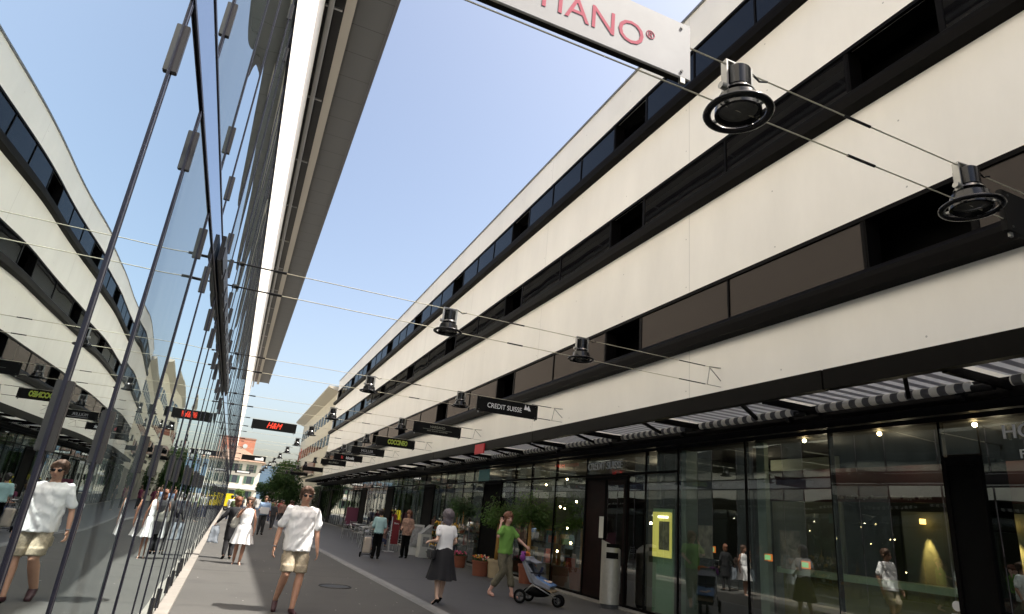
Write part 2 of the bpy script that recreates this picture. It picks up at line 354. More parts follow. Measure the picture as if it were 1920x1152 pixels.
part('soffit_recess', MB().box(glx, .08, Y0, 104, 18.55, 18.68), black, gb, True)
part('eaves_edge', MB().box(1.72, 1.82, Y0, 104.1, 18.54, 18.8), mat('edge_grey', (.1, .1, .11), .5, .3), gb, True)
part('roof', MB().box(-16, 1.72, Y0, 104, 18.69, 18.82), mat('roof_gravel', (.3, .3, .28), .9), gb, True)

# ================================================================== right concrete building
cb = thing('concrete_building', 'long cream concrete building with three black ribbon window bands above a shopfront', 'building', (8.75, 0, 0))
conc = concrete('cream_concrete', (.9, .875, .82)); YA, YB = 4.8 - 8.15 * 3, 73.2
WX = 8.75
for z0, z1 in ((3.72, 5.98), (6.98, 9.42), (10.46, 12.7), (13.86, 15.1)): part('wall', MB().box(WX, WX + .12, YA, YB, z0, z1), conc, cb, True); part('shade_liner', MB().box(WX + .122, WX + .5, YA, YB - .31, z0 - .01, z1 + .01), blackm, cb, True)  # black liner puts the deep shade of the window openings into colour
part('coping', MB().box(WX - .05, WX + .6, YA, YB + .05, 15.1, 15.17), mat('coping_zinc', (.2, .2, .2), .5, .3), cb, True)
part('roof', MB().box(WX + .5, 22, YA, YB, 14.9, 15.05), MC['roof_gravel'], cb, True)
part('core', MB().box(WX + 1.5, 22, YA, YB, 3.7, 14.9), blackm, cb, True)
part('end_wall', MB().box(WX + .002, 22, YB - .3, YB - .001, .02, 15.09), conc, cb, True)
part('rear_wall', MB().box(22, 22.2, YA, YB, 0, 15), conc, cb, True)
wg = mirror_glass('band_glass', (.4, .42, .44), (.005, .005, .006), .3, .05, .004, .5)
brown_refl = mirror_glass('brown_refl_glass', (.2, .18, .17), (.022, .019, .017), .3, .05, .004, .5)  # lowest band: brown reflection of the facade opposite put into the glass tint
bfr = mat('frame_black', (.004, .0035, .0035), .55, 0, spec=.06)
for (zb, zt, nn) in ((5.98, 6.98, 2), (9.42, 10.46, 2), (12.7, 13.86, 3)):
    # projecting black sill below each band
    led = MB().prism([(WX + .3, zb), (WX - .12, zb + .02), (WX - .27, zb - .12), (WX - .27, zb - .2), (WX - .24, zb - .36), (WX, zb - .38), (WX, zb)], 'y', YA, YB)
    part('sill_ledge', led, bfr, cb, True)
    part('band_rail', MB().box(WX - .02, WX + .05, YA, YB, zt - .06, zt + .02), bfr, cb, True)
    part('shade_back', MB().box(WX + .9, WX + .95, YA, YB, zb - .1, zt + .1), blackm, cb, True)  # black sheet painted as the shade of the rooms behind the openings
    for p in range(12):
        y = YA + 8.15 * p
        if y + 1.7 > YB: break
        for yy in (y, y + 1.7): part('jamb', MB().box(WX + .0, WX + .32, yy - .05, yy + .05, zb, zt), bfr, cb, True)
        wl = 6.45 / nn
        for i in range(nn):
            a = y + 1.7 + wl * i; b_ = min(a + wl, YB - .3)
            if b_ - a < .5: continue
            o = part('window', MB().box(WX + .015, WX + .03, a + .03, b_ - .03, zb + .02, zt - .02), brown_refl if zb < 7 else wg, cb, True)
            fr = MB().box(WX - .01, WX + .1, a - .02, a + .025, zb, zt - .03)
            fr.box(WX - .008, WX + .1, a + .03, b_ - .02, zb, zb + .03)
            fo = part('frame', fr, bfr, o); fo.data.transform(Matrix.Translation((-WX, 0, 0)))
# canopy
awn = stripes('awning_stripes', (.85, .85, .86), (.4, .4, .42), .215, .02, .6); roll = stripes('roll_stripes', (.78, .76, .7), (.14, .14, .15), .215, .02)
cn = MB()
for a, b in ((-8, -3.22), (-3.2, 5.95), (5.98, 15.1), (15.13, 24.2), (24.23, 33), (33.03, 42), (42.03, 51), (51.03, 60), (60.03, 72)):
    cn.box(6.94, 7.06, a, b, 3.66, 3.93)
part('canopy_beam', cn, mat('canopy_black', (.004, .0035, .003), .5, 0, .3, 2, spec=.08), cb, True)
part('canopy_rail', MB().box(8.22, 8.34, -8, 72, 3.44, 3.80), bfr, cb, True)
part('canopy_rail', MB().box(8.05, 8.11, -8, 72, 3.52, 3.58), bfr, cb, True)
part('canopy_rail', MB().box(8.6, 8.74, -8, 72, 3.43, 3.9), bfr, cb, True)
bay = 2.72
for i in range(-4, 25):
    y = 4.43 + bay * i
    part('rafter', MB().box(7.06, 8.6, y - .03, y + .03, 3.64, 3.74), bfr, cb, True)
    mo = MB().tube((8.02, y + .06, 3.66), (8.02, y + .4, 3.66), .05, n=10).tube((8.05, y + .42, 3.6), (8.05, y + .5, 3.6), .06, n=10)
    part('awning_motor', mo, black, cb, True)
    if i > 8 and i % 3 == 0: continue
    inn = 8.0
    part('awning', MB().box(7.07, inn, y + .14, y + bay - .12, 3.75, 3.757), awn, cb, True)
    part('awning_roll', MB().tube((inn, y + .3, 3.685), (inn, y + bay - .16, 3.685), .062, n=14), roll, cb, True, True)
    part('awning_arm', MB().bar((7.1, y + .5, 3.7), (8.0, y + 1.1, 3.66), .05, .05), bfr, cb, True)
# shopfront
sg = clear_glass('shop_glass', (.85, .88, .86), .14, 1.0, .002, .44)
SX = 8.6
muls = []
def shop_pane(c0, c1, tilt=0):
    w_ = c1 - c0 - .05
    me = MB().box(-.006, .006, -w_ / 2, w_ / 2, .1, 3.42)
    o = part('shop_window', me, sg, cb); o.location = (SX - WX, (c0 + c1) / 2, 0); o.rotation_euler = (0, 0, R(tilt))
    part('mullion', MB().box(-.02, .06, -w_ / 2 - .045, -w_ / 2 - .005, .05, 3.44), bfr, o)
def pillar(y0, y1, m):
    part('shop_pillar', MB().box(SX - .02, SX + .5, y0, y1, .05, 2.95), m, cb, True)
    part('shop_pillar_frame', MB().box(SX - .045, SX - .022, y0, y0 + .06, .05, 2.9).box(SX - .045, SX - .022, y1 - .06, y1, .05, 2.9).box(SX - .045, SX - .022, y0 + .07, y1 - .07, 2.84, 2.9), bfr, cb, True)
    part('transom_window', MB().box(SX, SX + .012, y0, y1, 2.98, 3.42), sg, cb, True)
wood = mat('dark_red_wood', (.009, .0025, .002), .5, 0, .5, 3, spec=.12)
pillar(5.1, 5.58, blackm)
for c in ((-4, -1.6), (-1.6, .8), (.8, 3.2), (3.2, 5.1)): shop_pane(*c)
shop_pane(5.6, 7.34, 3.2)
for c in ((7.34, 9.2), (9.2, 11.17), (11.17, 12.34), (12.34, 13.05)): shop_pane(*c)
pillar(13.05, 15.03, wood)
part('door_leaf', MB().box(SX - .03, SX - .021, 13.1, 13.14, .1, 2.85).box(SX - .03, SX - .021, 13.95, 14.05, .1, 2.85), blackm, cb, True)
part('door_pane', MB().box(SX - .034, SX - .0305, 13.2, 13.9, .3, 2.7), sg, cb, True)
for c in ((15.03, 16.83), (16.83, 18.5), (18.5, 19.8), (19.8, 21.05)): shop_pane(*c)
for p in range(2, 9):
    y = 4.8 + 8.15 * p
    pillar(y - .2, y + 1.5, blackm)
    cuts = [1.5, 2.75, 3.9, 5.05, 6.2, 7.2, 7.95]
    for c0, c1 in zip(cuts, cuts[1:]): shop_pane(y + c0, y + c1)
part('shop_base_rail', MB().box(SX - .03, SX + .05, -12, 70, .05, .1), bfr, cb, True)
part('shop_head_rail', MB().box(SX - .03, SX + .05, 11.18, 70, 2.93, 2.98), bfr, cb, True)
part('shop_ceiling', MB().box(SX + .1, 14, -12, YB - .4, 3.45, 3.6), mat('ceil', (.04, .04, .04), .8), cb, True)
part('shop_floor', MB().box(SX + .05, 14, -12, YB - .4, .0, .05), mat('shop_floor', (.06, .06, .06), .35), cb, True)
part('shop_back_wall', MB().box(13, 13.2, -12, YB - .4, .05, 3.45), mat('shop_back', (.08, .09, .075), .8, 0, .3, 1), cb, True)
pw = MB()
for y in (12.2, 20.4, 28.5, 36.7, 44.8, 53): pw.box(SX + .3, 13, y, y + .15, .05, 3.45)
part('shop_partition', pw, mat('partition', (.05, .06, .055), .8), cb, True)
part('red_fascia', MB().box(9.5, 9.56, 4.9, 9.6, 2.45, 3.0), mat('dark_red', (.035, .004, .005), .6), cb, True)
part('shop_counter_top', MB().box(9.4, 9.95, 4.6, 9.35, 1.2, 1.3), mat('counter_top', (.3, .42, .28), .4), cb, True)
part('shop_counter', MB().box(9.5, 9.9, 4.7, 9.3, .05, 1.2), mat('counter', (.16, .16, .05), .5), cb, True)
gp = mat('green_panel', (.17, .3, .2), .35)
part('green_panel', MB().box(8.75, 8.8, 11.55, 12.25, .1, 2.2), gp, cb, True)
part('green_column', MB().box(8.9, 9.0, 9.05, 9.25, .1, 3.44).box(8.9, 9.2, 11.3, 11.55, .1, 3.44), mat('pale_green', (.14, .19, .16), .5), cb, True)
lb = part('lit_display_box', MB().box(8.70, 8.748, 11.58, 12.2, 1.2, 2.12), emis('yellow_lit', (.5, .45, .1), .4), cb, True)
part('lit_display_strip', MB().box(8.69, 8.70, 11.65, 12.0, 2.0, 2.04), emis('tube_lit', (1, 1, .75), 3), cb, True)
part('framed_picture', MB().box(8.685, 8.70, 11.6, 11.95, 1.35, 1.93), mat('picture', (.16, .15, .08), .6, 0, .8, 9), cb, True)
part('inner_panel', MB().box(10.6, 10.66, 4.6, 7.7, .05, 2.4).box(10.6, 10.66, 8.9, 10.6, .05, 3.4), mat('grey_green', (.16, .18, .15), .7), cb, True)
warm = emis('warm_bulb', (1, .72, .35), 30); wsp = emis('wall_spot', (1, .6, .15), 2.0)
for x, y in ((8.88, 6.67), (8.88, 5.28), (8.88, 8.09)):
    part('ceiling_spot', MB().ell((x, y, 3.40), (.03, .03, .03)), warm, cb, True, True)
bu = MB()
for (x, y, z) in ((9.6, 19.5, 2.9), (9.9, 18.6, 3.1), (9.8, 18.2, 1.6), (10.2, 19.2, 2.2), (9.4, 18.0, 2.2), (9.9, 17.9, 2.4), (9.5, 21.0, 2.2), (10, 23, 1.9), (9.4, 17.2, 1.2), (10, 26, 2.6), (9.5, 30, 2.7), (9.8, 33, 2.7), (9.6, 18.4, .9), (9.5, 13.4, 1.9), (9.7, 13.9, 1.9)): bu.ell((x, y, z), (.03, .03, .03), 8, 6)
part('shop_lamps', bu, warm, cb, True)
for y in (7.27, 6.7, 5.95):
    part('wall_lamp', MB().tube((10.5, y, 2.2), (10.5, y, 2.28), .045), wsp, cb, True)
    l = bpy.data.objects.new('wall_spot', bpy.data.lights.new('wall_spot', 'SPOT')); C.objects.link(l); l.parent = cb
    l.location = (10.47 - WX, y, 2.18); l.rotation_euler = (0, R(-14), 0); l.data.energy = 40; l.data.color = (1, .65, .2); l.data.spot_size = R(36); l.data.spot_blend = .8; l.data.shadow_soft_size = .02
for x, y, z in ((9.4, 6.67, 3.2), (9.4, 5.28, 3.2), (9.4, 8.09, 3.2), (10.2, 10.5, 3.2), (10.2, 14, 3.2), (10, 19.3, 3.1), (10, 25.5, 3.1), (10, 32, 3.1), (10, 40, 3.1), (10, 48, 3.1), (10, 57, 3.1)):  # point fills added to brighten the dim interior, some near the ceiling spots
    l = bpy.data.objects.new('shop_light', bpy.data.lights.new('shop_light', 'POINT')); C.objects.link(l); l.parent = cb; l.location = (x - WX, y, z); l.data.energy = 2.6 if y < 12 else 11; l.data.color = (1, .82, .55); l.data.shadow_soft_size = .03
for i, (y, z) in enumerate(((10.51, 1.47), (9.05, 1.44), (8.24, 1.39))):
    part('exit_light', MB().box(8.9, 8.92, y - .09, y + .09, z - .06, z + .06), emis('exit_orange', (.8, .2, .03), .3), cb, True)
    part('exit_light_core', MB().box(8.89, 8.899, y - .065, y + .065, z - .04, z + .04), emis('exit_green', (.3, .7, .3), .3), cb, True)
rnd = random.Random(21)
gcol = [mat('goods%d' % i, c, .7) for i, c in enumerate(((.3, .05, .04), (.35, .3, .2), (.05, .12, .2), (.4, .38, .35), (.1, .2, .08), (.4, .25, .05)))]
part('display_shelf', MB().box(9.3, 9.75, 17.0, 20.8, .5, .53).box(9.3, 9.75, 17.0, 20.8, 1.1, 1.13).box(9.3, 9.75, 17.0, 20.8, 1.7, 1.73).box(9.3, 9.75, 23, 28, .5, .53).box(9.3, 9.75, 23, 28, 1.1, 1.13).box(9.3, 9.75, 31, 36, .8, .83), dgrey, cb, True)
for i in range(46):
    y = rnd.choice((rnd.uniform(17.1, 20.6), rnd.uniform(23.1, 27.8), rnd.uniform(17.1, 20.6))); z = rnd.choice((.53, 1.13)); h_ = rnd.uniform(.15, .42); w_ = rnd.uniform(.1, .3)
    part('display_box', MB().box(9.35, 9.6, y, y + w_, z + .001, z + h_), gcol[i % 6], cb, True)
for y, c in ((10.2, 1), (8.1, 3), (17.4, 3), (19.2, 0), (25, 5)): part('window_poster', MB().box(8.66, 8.664, y, y + .42, 1.3, 1.9), mat('poster%d' % c, (.16, .14, .11) if c % 2 else (.2, .05, .03), .7, 0, .6, 7), cb, True)
# lettering on the shopfront (read from -X)
RX = (R(90), 0, R(-90))
text('shop_lettering', 'CREDIT SUISSE', .26, mat('letter_grey', (.5, .52, .52), .4), cb, (SX - .06 - WX, 14.08, 3.17), RX, .012, sx=.98)
text('shop_lettering', 'bank', .08, mat('letter_red', (.5, .02, .02), .4), cb, (SX - .06 - WX, 13.6, 2.98), RX, .008)
text('shop_lettering', 'HOT', .24, mat('letter_white', (.8, .8, .8), .4), cb, (SX - .06 - WX, 4.78, 3.2), RX, .01, align='LEFT')
text('shop_lettering', 'F', .15, MC['letter_white'], cb, (SX - .06 - WX, 4.62, 2.93), RX, .01, align='LEFT')
part('door_notice', MB().box(SX - .10, SX - .095, 13.95, 14.15, 1.45, 1.95), mat('paper', (.55, .55, .5), .8), cb, True)
part('door_handle', MB().box(SX - .16, SX - .12, 4.55, 4.6, .7, 1.2).box(SX - .16, SX - .06, 4.5, 4.9, .93, .97), steel, cb, True)
part('round_sticker', MB().tube((SX - .012, 5.63, 1.13), (SX - .006, 5.63, 1.13), .06, n=20), mat('st_white', (.6, .6, .6), .6), cb, True)
part('no_smoking_sticker', MB().box(SX - .012, SX - .006, 5.55, 5.71, .88, 1.04), MC['st_white'], cb, True)
part('no_smoking_sign', MB().torus((SX - .016, 5.63, .96), .055, .009, (1, 0, 0)).bar((SX - .016, 5.59, 1.0), (SX - .016, 5.67, .92), .014, .008), mat('st_red', (.6, .03, .03), .5), cb, True)
text('window_lettering', 'Fish  Sushi  Burger  Pommes   Salat  Suppe  Wurst', .08, mat('lett_dim', (.3, .26, .24), .6), cb, (9.48 - WX, 7.2, 2.52), RX, .004)
part('teal_window_sign', MB().box(SX - .03, SX - .012, 22.2, 23.3, 2.95, 3.4), mat('teal_sign', (.13, .32, .3), .5), cb, True)
part('red_canopy_sign', MB().box(6.9, 6.939, 18.6, 19.4, 3.56, 3.86), mat('sign_red', (.5, .01, .02), .5), cb, True)

# ================================================================== cables, lamps, hanging signs
span = []
def cable(y, lab):
    t = thing('span_wire', lab, 'cable', (-.6, y, 5.0), 0, 'pairs of wires strung across the street')
    for z, n in ((5.0, 1), (4.62, 0)):
        part('wire', MB().tube((-.57, y, z), (8.7, y, z), .0065, n=6), mat('wire_steel', (.5, .47, .36), .4, .4), t, True)
        for a_, b_, r_ in ((-.6, 0.03, .012), (-.1, .08, .022), (7.7, 8.35, .011), (3.95, 4.25, .013)):
            part('turnbuckle' if r_ > .02 else 'wire_sheath', MB().tube((a_, y, z), (b_, y, z), r_, n=6), black, t, True)
        part('anchor', MB().tube((-.6, y, z), (-.55, y, z), .035, n=8), black, t, True)
    part('wall_hook', MB().bar((8.75, y, 5.02), (8.45, y, 5.0), .02, .02).bar((8.47, y, 5.0), (8.40, y, 4.62), .014, .014).bar((8.75, y, 4.75), (8.45, y, 5.0), .014, .014).bar((8.75, y, 4.62), (8.4, y, 4.62), .012, .012), alu, t, True)
    return t
YS = [3 + 7 * i for i in range(13)]
ordn = ['first', 'second', 'third', 'fourth', 'fifth', 'sixth', 'seventh', 'eighth', 'ninth', 'tenth', 'eleventh', 'twelfth', 'thirteenth']
base = cable(3, 'first pair of thin wires across the street, carrying the silver sign nearest the viewer')
for i, y in enumerate(YS[1:], 1): dup(base, (-.6, y, 5.0), None, '%s pair of thin wires across the street counted from the viewer' % ordn[i])
# lamp: origin on the upper wire
lens = mat('lens', (.16, .16, .15), .12, .5, .4, 7)
def lamp():
    t = thing('street_lamp', 'black spotlight in a ring', 'lamp', (2.83, 3, 5.0), 0, 'black spotlights hung on the span wires')
    gloss = mat('gloss_black', (.005, .005, .006), .22, 0, spec=.35, coat=.15)
    can = MB().lathe([(0, -.02), (.09, -.02), (.1, -.03), (.1, -.19), (.088, -.2), (.088, -.235), (.1, -.24), (.15, -.28), (.165, -.36), (.168, -.41), (.15, -.415), (.142, -.37), (.0, -.37)], n=28)
    smart(part('housing', can, gloss, t))
    smart(part('collar', MB().lathe([(.0905, -.2), (.105, -.205), (.125, -.235), (.09, -.24)], n=28), mat('dark_steel', (.12, .12, .12), .25, .9), t))
    part('lens', MB().lathe([(0, -.384), (.08, -.39), (.141, -.376)], n=28), lens, t, False, True)
    rg = MB().torus((0, 0, -.40), .222, .030, n=40, m=12)
    for i_, q in enumerate(rg.v): rg.v[i_] = (q[0], q[1], -.40 + (q[2] + .40) * .62)
    part('ring', rg, gloss, t, False, True)
    sp = MB()
    for a in (20, 110, 200, 290):
        c, s_ = math.cos(R(a)), math.sin(R(a)); sp.bar((c * .15, s_ * .15, -.39), (c * .225, s_ * .225, -.39), .03, .02)
    part('ring_arm', sp, alu, t)
    br = MB().box(-.125, -.11, -.03, .03, -.25, .01).box(.11, .125, -.03, .03, -.25, .01).box(-.125, .125, -.03, .03, .01, .022).tube((-.16, 0, -.21), (-.1, 0, -.21), .028, n=12).tube((.1, 0, -.21), (.13, 0, -.21), .028, n=12)
    part('bracket', br, alu, t)
    part('power_lead', MB().path([(.06, 0, -.02), (.1, .0, .03), (.17, 0, .0), (.22, 0, -.03), (.3, 0, .0)], .008, 6), blackm, t)
    return t
lp = lamp(); lp['label'] = 'largest black spotlight in a ring, beside the silver sign at the top of the picture'
for i, y in enumerate(YS):
    if i: dup(lp, (2.83, y, 5.0), R(3 * (i % 5) - 6), '%s black spotlight from the viewer in the left-hand row over the street' % ordn[i])
    dup(lp, (5.46, y, 5.0), R(4 * (i % 4) - 5), ('black spotlight near the right edge of the picture beside a black sign end' if i == 0 else '%s black spotlight from the viewer in the right-hand row, nearer the concrete wall' % ordn[i]))
# signs
sgrp = 'shop signs hung on the span wires'
sblack = mat('sign_black', (.005, .005, .005), .45, spec=.12)
def sign(y, x0, z0, lab, m=sblack, w=1.95, h=.42, th=.05, name='hanging_sign'):
    t = thing(name, lab, 'sign', (x0 + w / 2, y, z0), 0, sgrp)
    part('panel', MB().bevbox(-w / 2, w / 2, -th / 2, th / 2, 0, h, .004), m, t)
    b = MB()
    for x in (-w / 2 + .08, w / 2 - .08):
        for z in (.05, h - .05): b.tube((x, -th / 2 - .008, z), (x, -th / 2, z), .011, n=10)
    part('bolts', b, mat('bolt_dark', (.1, .1, .1), .3, .8), t)
    for x in (-w / 2 + .07, w / 2 - .07): part('wire_clip', MB().box(x - .02, x + .02, -.012, .012, -.045, -.001), alu, t)
    return t
t = sign(3, .33, 4.70, 'silver metal sign with pink lettering hanging at the top of the picture', mat('brushed_sign', (.32, .32, .33), .6, 0, .1, 2, spec=.15), 2.06, .49, .02)
part('back_box', MB().box(-1.025, 1.025, .011, .055, .004, .486), sblack, t)
pink = mat('pink_letters', (.46, .14, .18), .8, spec=.05)
text('lettering', 'TIANO', .275, pink, t, (.635, -.012, .195), FR, .001, sx=1.02, align='RIGHT', bold=0)
text('trade_mark', '®', .10, pink, t, (.68, -.012, .25), FR, .001)
wl = mat('sign_white', (.8, .8, .8), .5)
sign(3, 5.9, 4.50, 'black sign end cut off by the right edge of the picture')
t = sign(17, 5.95, 4.56, 'black sign with white bank name and small sail emblem, nearest of the right row')
text('lettering', 'CREDIT SUISSE', .2, wl, t, (-.1, -.03, .2), FR, .002, sx=.85)
part('emblem', MB().prism([(.52, .24), (.56, .40), (.64, .24)], 'y', -.032, -.027).prism([(.6, .27), (.66, .38), (.74, .22), (.66, .22)], 'y', -.036, -.0325), wl, t)
t = sign(24, 5.92, 4.56, 'black sign with faint pale lettering in two lines, behind the bank sign')
dim = mat('sign_dim', (.25, .25, .2), .5); text('lettering', 'NARSANO', .13, dim, t, (0, -.03, .29), FR, .002); text('lettering', 'MODE  SCHUHE  ACCESSOIRES', .06, dim, t, (0, -.03, .13), FR, .002)
part('lettering_rule', MB().box(-.6, .6, -.031, -.027, .19, .2), dim, t)
t = sign(31, 5.9, 4.56, 'black sign with green and yellow block letters')
text('lettering', 'COCCINEO', .3, mat('sign_yellow', (.75, .7, .05), .5), t, (.1, -.03, .22), FR, .002, sx=.62, bold=.012)
text('lettering_inner', 'COCCINEO', .3, mat('sign_green', (.02, .3, .1), .5), t, (.1, -.037, .22), FR, .002, sx=.62, bold=-.004)
t = sign(38, 5.9, 4.56, 'black sign with grey capital lettering, third sign before the kiosk end')
t['label'] = 'black sign with plain grey capitals and an umlaut, between the green lettered and kiosk signs'
text('lettering', 'MÜLLER', .2, mat('sign_grey', (.4, .4, .42), .5), t, (-.05, -.03, .22), FR, .002); part('lettering_rule', MB().box(-.45, .45, -.031, -.027, .08, .095), MC['sign_grey'], t)
t = sign(45, 5.9, 4.56, 'black sign with the white word kiosk and a red mark')
text('lettering', 'kiosk', .26, wl, t, (.12, -.03, .2), FR, .002, bold=.006); text('red_mark', 'k', .26, mat('sign_redl', (.7, .03, .03), .5), t, (-.42, -.03, .2), FR, .002, bold=.012)
t = sign(52, 5.9, 4.56, 'small black sign with barely readable lettering, just past the kiosk sign'); text('lettering', 'BLUMEN', .2, dim, t, (0, -.03, .2), FR, .002)
for y, lab in ((66, 'small dark sign second past the kiosk sign'), (80, 'tiny dark sign furthest along the right-hand row')): sign(y, 5.9, 4.56, lab)
t = sign(31, .2, 4.56, 'black sign with slanting red initials hanging over the street')
text('lettering', 'H&M', .36, mat('sign_hot', (.85, .05, .02), .5), t, (-.02, -.03, .21), FR, .002, sx=.82, shear=.35, bold=.008)
t = sign(59, .18, 4.56, 'black sign with a white block on its right, in front of the brick tower'); part('white_block', MB().box(.1, .8, -.032, -.027, .06, .26).prism([(.5, .27), (.66, .37), (.8, .27)], 'y', -.032, -.027), wl, t)
t = sign(94, -.1, 4.5, 'small dark framed sign with a white field, before the pale building'); part('white_field', MB().box(-.75, .8, -.032, -.027, .1, .32), wl, t)
# ================================================================== town beyond
def leaves(mb, c, rad, n, s, rnd):
    for _ in range(n):
        while True:
            p = Vector((rnd.uniform(-1, 1), rnd.uniform(-1, 1), rnd.uniform(-1, 1)))
            if p.length < 1: break
        p = Vector((c[0] + p.x * rad[0], c[1] + p.y * rad[1], c[2] + p.z * rad[2]))
        q = Euler((rnd.uniform(0, 6.3), rnd.uniform(0, 6.3), rnd.uniform(0, 6.3))).to_matrix(); k = s * rnd.uniform(.6, 1.4)
        mb.add([p + q @ Vector(v) for v in ((-k, 0, 0), (0, -k * .4, 0), (k, 0, 0), (0, k * .4, 0))], [(0, 1, 2, 3)])
    return mb
def leafmat(name, col):
    m = mat(name, col, .6, 0, .5, 1.3); t = m.node_tree; b = t.nodes['Principled BSDF']
    tr = N(t, 'ShaderNodeBsdfTranslucent'); tr.inputs[0].default_value = (col[0] * 1.5, col[1] * 1.6, col[2], 1); mx = N(t, 'ShaderNodeMixShader'); mx.inputs[0].default_value = .3
    t.links.new(b.outputs[0], mx.inputs[1]); t.links.new(tr.outputs[0], mx.inputs[2]); t.links.new(mx.outputs[0], t.nodes['Material Output'].inputs[0]); return m
def tree(lab, x, y, h, rad, col, n=2600, s=.16, tr=.16, seed=1, crown_z=None, group=None, nm='tree'):
    rnd = random.Random(seed); t = thing(nm, lab, 'tree', (x, y, 0), 0, group); cz = crown_z or h * .35
    tm = MB().path([(0, 0, 0), (.05 * h * .1, 0, cz), (0, .02 * h, h * .7)], [tr, tr * .7, tr * .25], 8)
    cr = MB(); cl = []
    for i in range(16):
        a = rnd.uniform(0, 6.28); rr = rad * rnd.uniform(.2, .8); z = rnd.uniform(cz, h - rad * .25)
        k = 1 - .5 * abs((z - (cz + h) / 2) / ((h - cz) / 2)); p = (math.cos(a) * rr * k, math.sin(a) * rr * k, z); cl.append(p)
        if i < 7: tm.path([(0, 0, cz * .8), tuple(c * .6 + (0, 0, cz * .3)[j] for j, c in enumerate(p)), p], [tr * .4, tr * .25, tr * .08], 5)
        leaves(cr, p, (rad * .42, rad * .42, rad * .34), n // 16, s, rnd)
    part('trunk', tm, mat('bark', (.06, .045, .03), .9, 0, .3, 8), t, False, True); part('crown', cr, col, t); return t
lg1, lg2, lg3 = leafmat('leaf_dark', (.035, .075, .02)), leafmat('leaf_mid', (.07, .12, .02)), leafmat('leaf_far', (.04, .08, .03))
tree('dense dark tree at the end of the street behind the crowd', 5.9, 84, 5.9, 2.7, lg1, 9000, .13, .15, 3, .9)
tree('dark tree standing just left of the dense dark one', 4.6, 93, 5.0, 2.0, lg1, 5000, .13, .12, 8, .7)
tree('tall yellow-green tree rising behind the dark tree', 7.6, 104, 8.4, 2.4, lg2, 3500, .18, .15, 5, 2.2)
tree('yellow-green tree beside the end of the cream office block', 9.8, 112, 7.6, 2.4, lg2, 3000, .18, .15, 6, 2)
tree('small green tree at the foot of the pale shuttered building', 1.4, 118, 2.9, 1.1, lg2, 1500, .12, .08, 9, .7)
rnd = random.Random(4)
m = MB()
for i in range(26):
    x0 = 20 + 34 * i - 240; ht = [38, 60, 72, 66, 80, 60][i % 6] * (1 if x0 < 160 else .8)
    m.v.append((x0, 1500, 0)); m.v.append((x0, 1500, ht)); m.v.append((x0, 1900, ht * 1.25))
for i in range(25):
    for j in range(2): a = i * 3 + j; m.f.append((a, a + 3, a + 4, a + 1))
struct('hills', m, mat('hill_wood', (.1, .16, .22), .9, 0, .3, .01))
# far shore village roofs
for i in range(7):
    x = 12 + i * 4.2; y = 210 + rnd.uniform(-25, 30); hgt = rnd.uniform(6, 9)
    t = thing('far_house', 'far house number %d' % i, 'house', (x, y, 0), 0, 'small roofs far down the street')
    t['label'] = ['far house with brown roof nearest the pale shuttered building', 'far house second from the pale building, reddish roof', 'far house in the middle of the distant roofs', 'far house just left of the dark tree top', 'far house seen through the dark tree', 'far house behind the yellow-green tree', 'far house hidden mostly by the cream office block'][i]
    part('wall', MB().box(-2.4, 2.4, -3, 3, 0, hgt), mat('far_wall', (.45, .4, .34), .9, 0, .2, .5), t)
    part('roof', MB().prism([(-2.8, hgt - .1), (0, hgt + 2), (2.8, hgt - .1)], 'y', -3.3, 3.3), mat('far_roof', (.22, .13, .1), .9), t)
    wn = MB()
    for zz in (2, 4.5):
        for xx in (-1.3, .5): wn.box(xx, xx + .8, -3.02, -2.99, zz, zz + 1.2)
    part('window', wn, dgrey, t)
# pale shuttered building with brown roof
t = thing('shuttered_house', 'pale house with green shutters and a brown hipped roof at the street end', 'house', (-4.5, 150, 0))
cream = mat('cream_render', (.68, .64, .52), .85, 0, .06, .6); shut = mat('green_shutter', (.07, .13, .09), .7); pane_d = mat('pane_dark', (.05, .06, .07), .15)
part('wall', MB().box(-14, 9.2, -6, 6, 0, 8.6), cream, t)
part('roof', MB().add([(-14.8, -6.8, 8.5), (10, -6.8, 8.5), (10, 6.8, 8.5), (-14.8, 6.8, 8.5), (-9, 0, 12.2), (3.2, 0, 12.2)], [(0, 1, 5, 4), (1, 2, 5), (2, 3, 4, 5), (3, 0, 4), (3, 2, 1, 0)]), mat('brown_tiles', (.2, .13, .09), .9, 0, .3, 2), t)
part('dormer', MB().box(1.2, 2.6, -6.2, -2, 9.2, 10.4).box(-3, -1.6, -6.2, -2, 9.2, 10.4), cream, t)
for zz in (1.2, 4.1, 6.4):
    for xx in (-10, -7.2, -4.4, -1.6, 1.2, 4.0, 6.8):
        wd = part('window', MB().box(xx, xx + 1, -6.03, -5.99, zz, zz + 1.5), pane_d, t)
        for q in (-.5, 1.03): part('shutter', MB().box(xx + q, xx + q + .47, -6.1, -6.02, zz, zz + 1.5), shut, wd)
part('shop_fascia', MB().box(-14, 9.2, -6.5, -6.001, 3.0, 3.5), mat('fascia_w', (.6, .6, .58), .6), t)
